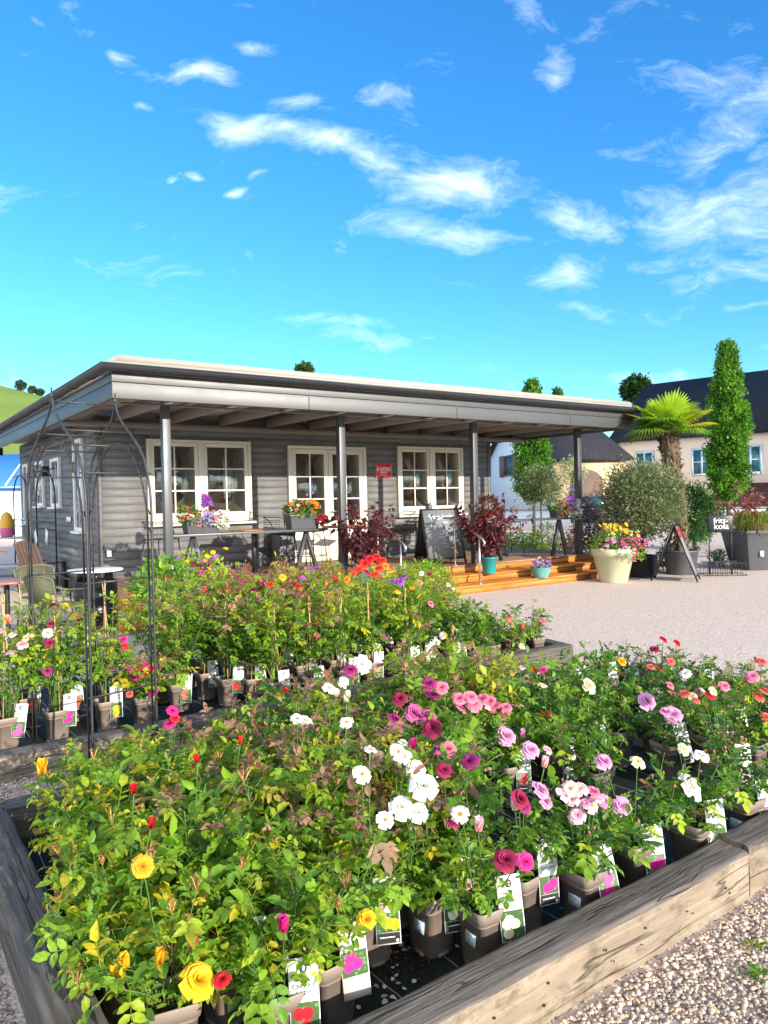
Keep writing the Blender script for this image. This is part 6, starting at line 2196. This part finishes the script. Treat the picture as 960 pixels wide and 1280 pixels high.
# weeds in the gravel
for (u, v, n, lab) in ((952, 1225, 26, 'small green weed growing in the gravel below the sleeper joint'), (945, 1190, 14, 'tiny yellowing weed in the gravel above the green weed'), (50, 948, 26, 'little clover weed growing on the far sleeper side under the arch')):
    p = ground(u, v)
    t = thing('weed', lab, 'weed', (p[0], p[1], 0), 0, 'weeds in the gravel')
    mb = MB()
    P, Dd, N, C = [], [], [], []
    for q in range(n):
        a = R.uniform(0, 6.28); e = R.uniform(.0, .03)
        P.append((cos(a) * e, sin(a) * e, .008 + R.uniform(0, .02))); Dd.append((cos(a), sin(a), R.uniform(.2, .9))); N.append((0, 0, 1)); C.append(pick([(.12, .3, .02), (.18, .34, .03)] if 'tiny' not in lab else [(.36, .34, .06), (.2, .3, .04)], NR))
    put_leaves(mb, P, Dd, N, .028, .017, C)
    mb.build('leaves', M['leaf'], t, True)

# bright green shrub at the back of the far bed, teal pots, wooden block, blue tag
s_, d_ = -6.35, -2.75
t = thing('lime_shrub', 'bright lime green bushy shrub in a dark pot at the back of the far bed', 'shrub', site(s_, d_, 0), RZ)
nursery_pot(t, .20, .25, .36, handles=False)
rng = np.random.RandomState(90)
cr = MB()
def fn(r):
    d = r.normal(0, 1, 3); d /= np.linalg.norm(d)
    return d * [.40, .40, .26] * (.3 + .7 * r.uniform(0, 1) ** .5)
crown_cloud(cr, (0, 0, .56), fn, 6000, .035, [(.18, .36, .02), (.26, .44, .03), (.12, .28, .02)], rng, .5, 20, .05, .5)
cr.build('foliage', M['fine'], t)
for s_, d_, lab in ((-7.25, -4.62, 'teal nursery pot under the low roses near the far bed end'), (-7.62, -4.45, 'second teal nursery pot, darker side to the camera'), ):
    t = thing('teal_pot', lab, 'flower pot', site(s_, d_, .03), RZ, 'teal pots in the far bed')
    round_pot(t, .11, .14, .24, M['teal'])
    flower_mass(t, (0, 0, .40), (.24, .24, .16), 260, GRN, .055, rng)
t = thing('foliage_plant', 'lush green foliage plant in a dark pot beside the black drum', 'potted plant', site(-9.55, -1.75, 0), RZ)
nursery_pot(t, .18, .22, .34, handles=False)
flower_mass(t, (0, 0, .68), (.38, .36, .36), 900, [G2, G3, (.14, .3, .05)], .085, rng)
t = thing('orange_crate', 'small orange crate on the gravel behind the arch', 'crate', (*ground(164, 790)[:2], 0), RZ)
mb = MB()
for x in (-.14, .14): mb.bb(x - .008, x + .008, -.12, .12, 0, .14)
mb.bb(-.131, .131, -.12, -.108, .01, .14); mb.bb(-.131, .131, .108, .12, .01, .14)
mb.build('sides', M['deck'], t)
mb = MB(); mb.bb(-.131, .131, -.107, .107, .002, .016); mb.build('base', M['deck'], t)

# ------------------------------------------------------------------ buildings beyond
def house(name, lab, loc, rz, W, Dp, he, hr, wall, roof, wins=(), shutters=None, trim=None, over=.4, cat='house', door=None):
    t = thing(name, lab, cat, loc, rz)
    mb = MB()
    mb.prism([(0, 0), (Dp, 0), (Dp, he), (Dp / 2, hr), (0, he)], (0, 0, 0), (0, 1, 0), (0, 0, 1), (1, 0, 0), W)
    mb.build('wall', wall, t)
    a = math.atan2(hr - he, Dp / 2)
    ln = math.hypot(hr - he, Dp / 2)
    for sg_ in (1, -1):
        mb = MB()
        c0 = np.array([W / 2, Dp / 2, hr + .10])
        L = ln + over
        dirv = np.array([0, -sg_ * cos(a), -sin(a)])
        mb.box((0, 0, 0), (W + .6, L, .14))
        V = np.concatenate(mb.v) @ rotx(sg_ * a).T + c0 + dirv * L / 2
        m2 = MB(); m2.add(V, mb.f[0][0]); m2.build('roof', roof, t)
    for x, z, w, h in wins:
        mb = MB()
        y = -.06
        mb.bb(x - .12, x, y, .05, z - .12, z + h + .12); mb.bb(x + w, x + w + .12, y, .05, z - .12, z + h + .12)
        mb.bb(x, x + w, y, .05, z + h, z + h + .12); mb.bb(x, x + w, y, .05, z - .12, z)
        mb.bb(x + w / 2 - .05, x + w / 2 + .05, y + .01, .04, z, z + h)
        mb.bb(x, x + w, y + .012, .038, z + h * .5 - .03, z + h * .5 + .03)
        wi = mb.build('window', trim or M['bluewin'], t)
        mb = MB(); mb.bb(x + .001, x + w - .001, -.03, -.015, z + .001, z + h - .001); mb.build('pane', M['carglass'], wi)
        if shutters:
            for xx in (x - .12 - w * .52, x + w + .12):
                mb = MB(); mb.bb(xx, xx + w * .5, -.09, -.04, z - .05, z + h + .05); mb.build('shutter', shutters, wi)
    return t
# long cream house: from (u=772) to beyond the frame
p1 = at_depth(768, 600, 46.)
p2 = at_depth(960, 600, 39.9)
dr_ = (p2 - p1)[:2]; ang = math.atan2(dr_[1], dr_[0]); Lh = 26.
zE = CH + 66 / F * 46; zR = CH + (617 - 487) / F * 50.5
k = np.linalg.norm(dr_)
wn = []
for u in (805, 868 + 9, 938, 1010):
    best = min(np.linspace(0, Lh, 500), key=lambda x: abs(project((p1[0] + cos(ang) * x, p1[1] + sin(ang) * x, 4))[0] - u))
    wn.append((best - .45, zE - 2.25, .95, 1.35))
hs = house('cream_house', 'long cream rendered house with dark tiled roof and pale blue window surrounds', (p1[0], p1[1], 0), ang, Lh, 10.5, zE, zR, M['wallcream'], M['slate'], wn, None, M['bluewin'])
mb = MB()
za, zb_ = zE - 2.85, zE - 4.25
mb.prism([(-.02, za), (-.02, za - .14), (-2.2, zb_ - .14), (-2.2, zb_)], (6.2, 0, 0), (0, 1, 0), (0, 0, 1), (1, 0, 0), Lh - 6)
mb.build('lower_roof', M['redtile'], hs)
mb = MB(); mb.bb(6.4, Lh - .2, -1.9, -.03, 0, zb_ - .1); mb.build('lower_wall', M['wallwhite'], hs)
mb = MB(); mb.tube([(.25, -.06, zE - .2), (.25, -.14, zE - .5), (.25, -.12, 0)], .06, 6); mb.build('downpipe', M['dark'], hs)
# whitish house, dark roof: gable kept white, long side tinted ochre as sunlit
p3 = at_depth(691, 600, 38)
hr_ = .10
h2 = house('ochre_house', 'ochre fronted house with dark roof, white gable end and one shuttered window', (p3[0], p3[1], 0), hr_, 3.9, 15., CH + 43 / F * 38, 6.6, M['wallwhite'], M['slate'], [], None, M['brownwood'], over=.35)
mb = MB(); mb.bb(.02, 3.88, -.06, -.002, 0, CH + 43 / F * 38 - .02); mb.build('front_wall', M['wallsunlit'], h2)
mb = MB()
a_ = np.linspace(0, pi, 14)
gx = 1.75
mb.prism([(gx - .85, 0), (gx + .85, 0)] + [(gx + .85 * cos(q), 2.3 + .65 * sin(q)) for q in a_], (0, -.12, 0), (1, 0, 0), (0, 0, 1), (0, 1, 0), .055)
mb.build('gate', M['brownwood'], h2)
yb = min(np.linspace(0, 15, 600), key=lambda y: abs(project((p3[0] - math.sin(hr_) * y, p3[1] + cos(hr_) * y, 3))[0] - 636))
Yb = p3[1] + cos(hr_) * yb
zw = CH + 24 / F * Yb
mb = MB()
for y0_, y1_ in ((yb - 1.0, yb - .9), (yb + .9, yb + 1.0)): mb.bb(-.07, -.004, y0_, y1_, zw, zw + 1.3)
mb.bb(-.07, -.004, yb - .9, yb + .9, zw + 1.2, zw + 1.3); mb.bb(-.07, -.004, yb - .9, yb + .9, zw, zw + .1); mb.bb(-.06, -.006, yb - .05, yb + .05, zw + .1, zw + 1.2)
wi = mb.build('window', M['brownwood'], h2)
mb = MB(); mb.bb(-.03, -.01, yb - .899, yb + .899, zw + .101, zw + 1.199); mb.build('pane', M['carglass'], wi)
for y0_, y1_ in ((yb - 1.95, yb - 1.02), (yb + 1.02, yb + 1.95)):
    mb = MB(); mb.bb(-.09, -.03, y0_, y1_, zw - .03, zw + 1.33); mb.build('shutter', M['brownwood'], wi)

# a parked car behind the garden
def car(loc, rz):
    t = thing('parked_car', 'dark parked car with blue green windscreen before the ochre house', 'car', loc, rz)
    prof = [(-2.1, .35), (-2.15, .75), (-1.9, .98), (-1.1, 1.05), (-.45, 1.55), (1.0, 1.58), (1.85, 1.12), (2.1, 1.05), (2.15, .4)]
    mb = MB(); mb.prism(prof, (0, -.85, 0), (1, 0, 0), (0, 0, 1), (0, 1, 0), 1.7); mb.build('body', M['carpaint'], t, bevel=.06)
    mb = MB(); mb.prism([(-.98, 1.12), (-.42, 1.53), (-.46, 1.57), (-1.03, 1.13)], (0, -.72, 0), (1, 0, 0), (0, 0, 1), (0, 1, 0), 1.44); mb.build('windscreen', M['carglass'], t)
    for y in (-.862, .85):
        mb = MB(); mb.prism([(-.85, 1.1), (-.38, 1.47), (.9, 1.5), (1.5, 1.12)], (0, y, 0), (1, 0, 0), (0, 0, 1), (0, 1, 0), .012); mb.build('side_window', M['carglass'], t)
    for x in (-1.35, 1.35):
        for y in (-.88, .70):
            mb = MB(); mb.lathe([(0, -.09), (.30, -.09), (.33, -.05), (.33, .05), (.30, .09), (0, .09)], 22)
            V = np.concatenate(mb.v) @ rotx(pi / 2).T + [x, y + .09, .33]
            m2 = MB(); m2.add(V, mb.f[0][0]); w = m2.build('wheel', M['rubber'], t, True)
            mb = MB(); mb.lathe([(0, -.1), (.19, -.1), (.2, -.06)], 16); V = np.concatenate(mb.v) @ rotx(-pi / 2 if y > 0 else pi / 2).T + [x, y + .09, .33]
            m2 = MB(); m2.add(V, mb.f[0][0]); m2.build('rim', M['steel'], w, True)
    for y in (-.62, .62):
        mb = MB(); mb.box((-2.06, y, .82), (.14, .34, .14)); mb.build('headlight', M['white'], t, bevel=.03)
pc = at_depth(742, 620, 36)
car((pc[0], 36, 0), 1.2)
# low garden wall and kerb at the yard's far side
t = thing('garden_wall', 'low pale garden wall along the far side of the yard', 'wall', (*at_depth(820, 640, 33)[:2], 0), -.5)
mb = MB(); mb.bb(-8, 14, -.12, .12, 0, .95); mb.build('masonry', M['wallwhite'], t)
mb = MB(); mb.bb(-8.03, 14.03, -.16, .16, .952, 1.02); mb.build('coping', M['paving'], t)
a_, b_ = ground(866, 697), ground(985, 692)
mb = MB()
an = math.atan2(b_[1] - a_[1], b_[0] - a_[0]); Lk = np.linalg.norm((b_ - a_)[:2])
mb.bb(-.6, Lk + 3, 0, .14, 0, .11)
tag(mb.build('kerb', M['paving'], None, False, (a_[0], a_[1], 0), an), kind='structure')

# ------------------------------------------------------------------ sky, sun, camera
SUN_EL, SUN_DIR = radians(15.5), np.array([.683, -.73])
w = bpy.data.worlds.new('World')
SC.world = w
w.use_nodes = True
nt = w.node_tree
nt.nodes.clear()
g = NT(nt)
sky = g.n('ShaderNodeTexSky', sky_type='NISHITA', sun_disc=False)
sky.sun_elevation = SUN_EL
sky.sun_rotation = math.atan2(SUN_DIR[0], SUN_DIR[1])
sky.altitude = 500
sky.air_density = 1.0
sky.dust_density = .0
sky.ozone_density = 2.2
hs_ = g.n('ShaderNodeHueSaturation', {'Hue': .497, 'Saturation': SKY_SAT if 'SKY_SAT' in globals() else 1.3, 'Value': 1.0, 'Color': sky.outputs[0]})
tc = g.n('ShaderNodeTexCoord').outputs['Generated']
sp = g.n('ShaderNodeSeparateXYZ', {0: tc})
yy = g.math('MAXIMUM', sp.outputs[1], .05)
px_ = g.math('DIVIDE', sp.outputs[0], yy)
pz_ = g.math('DIVIDE', sp.outputs[2], yy)
pv = g.n('ShaderNodeCombineXYZ', {0: px_, 1: pz_}).outputs[0]
warp = g.n('ShaderNodeVectorMath', {0: g.n('ShaderNodeTexNoise', {'Vector': pv, 'Scale': 5., 'Detail': 4.}).outputs[1], 1: (.5, .5, .5)}, operation='SUBTRACT').outputs[0]
wpd = g.n('ShaderNodeVectorMath', {0: warp, 1: (.15, .09, 0)}, operation='MULTIPLY').outputs[0]
pw = g.n('ShaderNodeVectorMath', {0: pv, 1: wpd}, operation='ADD').outputs[0]
def pxz(u, v):
    r = ray(u, v)
    return r[0] / r[1], r[2] / r[1]
def blob(u, v, ru, rv, rot, amp):
    """soft elliptical cloud region, centred on a sky direction"""
    cx, cz = pxz(u, v)
    d = g.n('ShaderNodeVectorMath', {0: pw, 1: (cx, cz, 0)}, operation='SUBTRACT').outputs[0]
    d = g.n('ShaderNodeVectorRotate', {'Vector': d, 'Angle': rot}, rotation_type='Z_AXIS').outputs[0]
    d = g.n('ShaderNodeVectorMath', {0: d, 1: (F / ru, F / rv, 0)}, operation='MULTIPLY').outputs[0]
    l = g.n('ShaderNodeVectorMath', {0: d}, operation='LENGTH').outputs['Value']
    return g.math('MULTIPLY', g.math('SUBTRACT', 1., g.math('SMOOTH_MIN', l, 1., .25), clamp=True), amp)
bl = None
for b in [(320, 155, 110, 30, .25, 1.0), (430, 195, 130, 36, .35, 1.1), (580, 230, 140, 55, .25, 1.25), (700, 270, 110, 45, .25, 1.0), (560, 290, 150, 26, .15, .95), (690, 345, 70, 36, .1, 1.15), (460, 230, 50, 22, .0, .9), (265, 90, 60, 22, .15, .95), (150, 60, 45, 14, .3, .7), (495, 115, 90, 55, .0, .55),
          (700, 80, 50, 45, .7, .7), (680, 15, 50, 22, .3, .7), (950, 130, 200, 110, .2, .66), (930, 270, 170, 140, .0, .80), (870, 190, 120, 80, .3, .62), (296, 236, 16, 9, 0, .9), (252, 206, 15, 8, 0, .8), (320, 220, 18, 9, 0, .7), (218, 216, 14, 7, 0, .6), (410, 408, 110, 18, .12, .85), (470, 430, 80, 18, .15, .85), (540, 428, 60, 8, 0, .5),
          (800, 474, 120, 22, .0, 1.0), (945, 386, 50, 9, -.1, .8), (310, 48, 30, 12, 0, .6), (195, 132, 40, 9, .2, .7), (40, 15, 26, 10, .2, .7), (180, 350, 90, 20, .1, .35), (459, 338, 22, 9, 0, .6), (720, 395, 60, 14, .1, .6), (380, 130, 60, 26, .2, .7)]:
    x = blob(*b)
    bl = x if bl is None else g.math('MAXIMUM', bl, x)
n1 = g.noise(g.scale(pw, (1., 2.2, 1.)), 9., 10., .68, .35)
n2 = g.noise(g.scale(pw, (1., 2.6, 1.)), 3.4, 5., .6, .2)
dens = g.math('ADD', g.math('MULTIPLY', bl, .95), g.math('MULTIPLY_ADD', n1, 2.5, -1.50))
dens = g.math('ADD', dens, g.math('MULTIPLY_ADD', n2, .9, -.45))
mask = g.ramp(dens, [(.0, (0, 0, 0)), (.3, (.14, .14, .14)), (.65, (.40, .40, .40)), (1., (.72, .72, .72))])
up = g.math('GREATER_THAN', sp.outputs[1], .06)
mask = g.math('MULTIPLY', mask, up)
mask = g.math('MULTIPLY', mask, .82)
cl = g.mix(g.math('MULTIPLY_ADD', n1, 1.4, -.35, clamp=True), (4.3, 4.9, 5.7), (6.0, 6.1, 6.2))
el = g.math('DIVIDE', sp.outputs[2], g.math('MAXIMUM', g.n('ShaderNodeVectorMath', {0: tc}, operation='LENGTH').outputs['Value'], .001))
sk = g.mix(1., hs_.outputs[0], g.ramp(el, [(.0, (.50, .72, .86)), (.15, (.44, .68, .86)), (.4, (.52, .74, .90)), (.7, (.62, .80, .92)), (1., (.7, .85, .95))]), 'MULTIPLY')
col = g.mix(mask, sk, cl)
nb_ = g.noise(g.scale(tc, (1., 1., 1.8)), 2.6, 7., .6, .3)  # added bright clouds behind the camera, out of view, to lift shadow fill
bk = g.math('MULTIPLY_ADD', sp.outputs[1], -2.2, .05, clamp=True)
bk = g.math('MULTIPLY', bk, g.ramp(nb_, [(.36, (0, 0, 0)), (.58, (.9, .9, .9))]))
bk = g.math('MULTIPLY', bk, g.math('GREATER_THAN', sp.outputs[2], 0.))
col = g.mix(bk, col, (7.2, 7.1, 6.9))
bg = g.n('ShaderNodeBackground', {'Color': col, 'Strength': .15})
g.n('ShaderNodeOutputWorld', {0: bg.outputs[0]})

sl = bpy.data.lights.new('sun', 'SUN')
sl.energy = 3.2
sl.angle = radians(.55)
sl.color = (1., .90, .76)
so = bpy.data.objects.new('sun', sl)
COL.objects.link(so)
from mathutils import Vector, Matrix
dv = Vector((SUN_DIR[0] * cos(SUN_EL), SUN_DIR[1] * cos(SUN_EL), sin(SUN_EL)))
so.rotation_euler = dv.to_track_quat('Z', 'Y').to_euler()
so.location = (10, -10, 20)

cam = bpy.data.cameras.new('camera')
co = bpy.data.objects.new('camera', cam)
COL.objects.link(co)
cam.sensor_fit = 'VERTICAL'
cam.sensor_height = 24
cam.lens = 24 * F / 1280
cam.clip_start, cam.clip_end = .05, 3000
fw = Vector((0, cos(PITCH), -sin(PITCH)))
upv = Vector((0, sin(PITCH), cos(PITCH)))
rt = fw.cross(upv)
m = Matrix((rt, upv, -fw)).transposed()
# photo content is turned counter-clockwise by ROLL
m = m @ Matrix.Rotation(-ROLL, 3, 'Z')
co.matrix_world = Matrix.Translation((0, 0, CH)) @ m.to_4x4()
SC.camera = co
SC.view_settings.view_transform = 'Standard'
SC.view_settings.look = 'None'
SC.view_settings.gamma = 1
SC.view_settings.use_curve_mapping = False
SC.view_settings.exposure = 1.38
SC.cycles.use_denoising = True
SC.cycles.max_bounces = 7
SC.cycles.transparent_max_bounces = 12
SC.cycles.caustics_reflective = False
SC.cycles.caustics_refractive = False
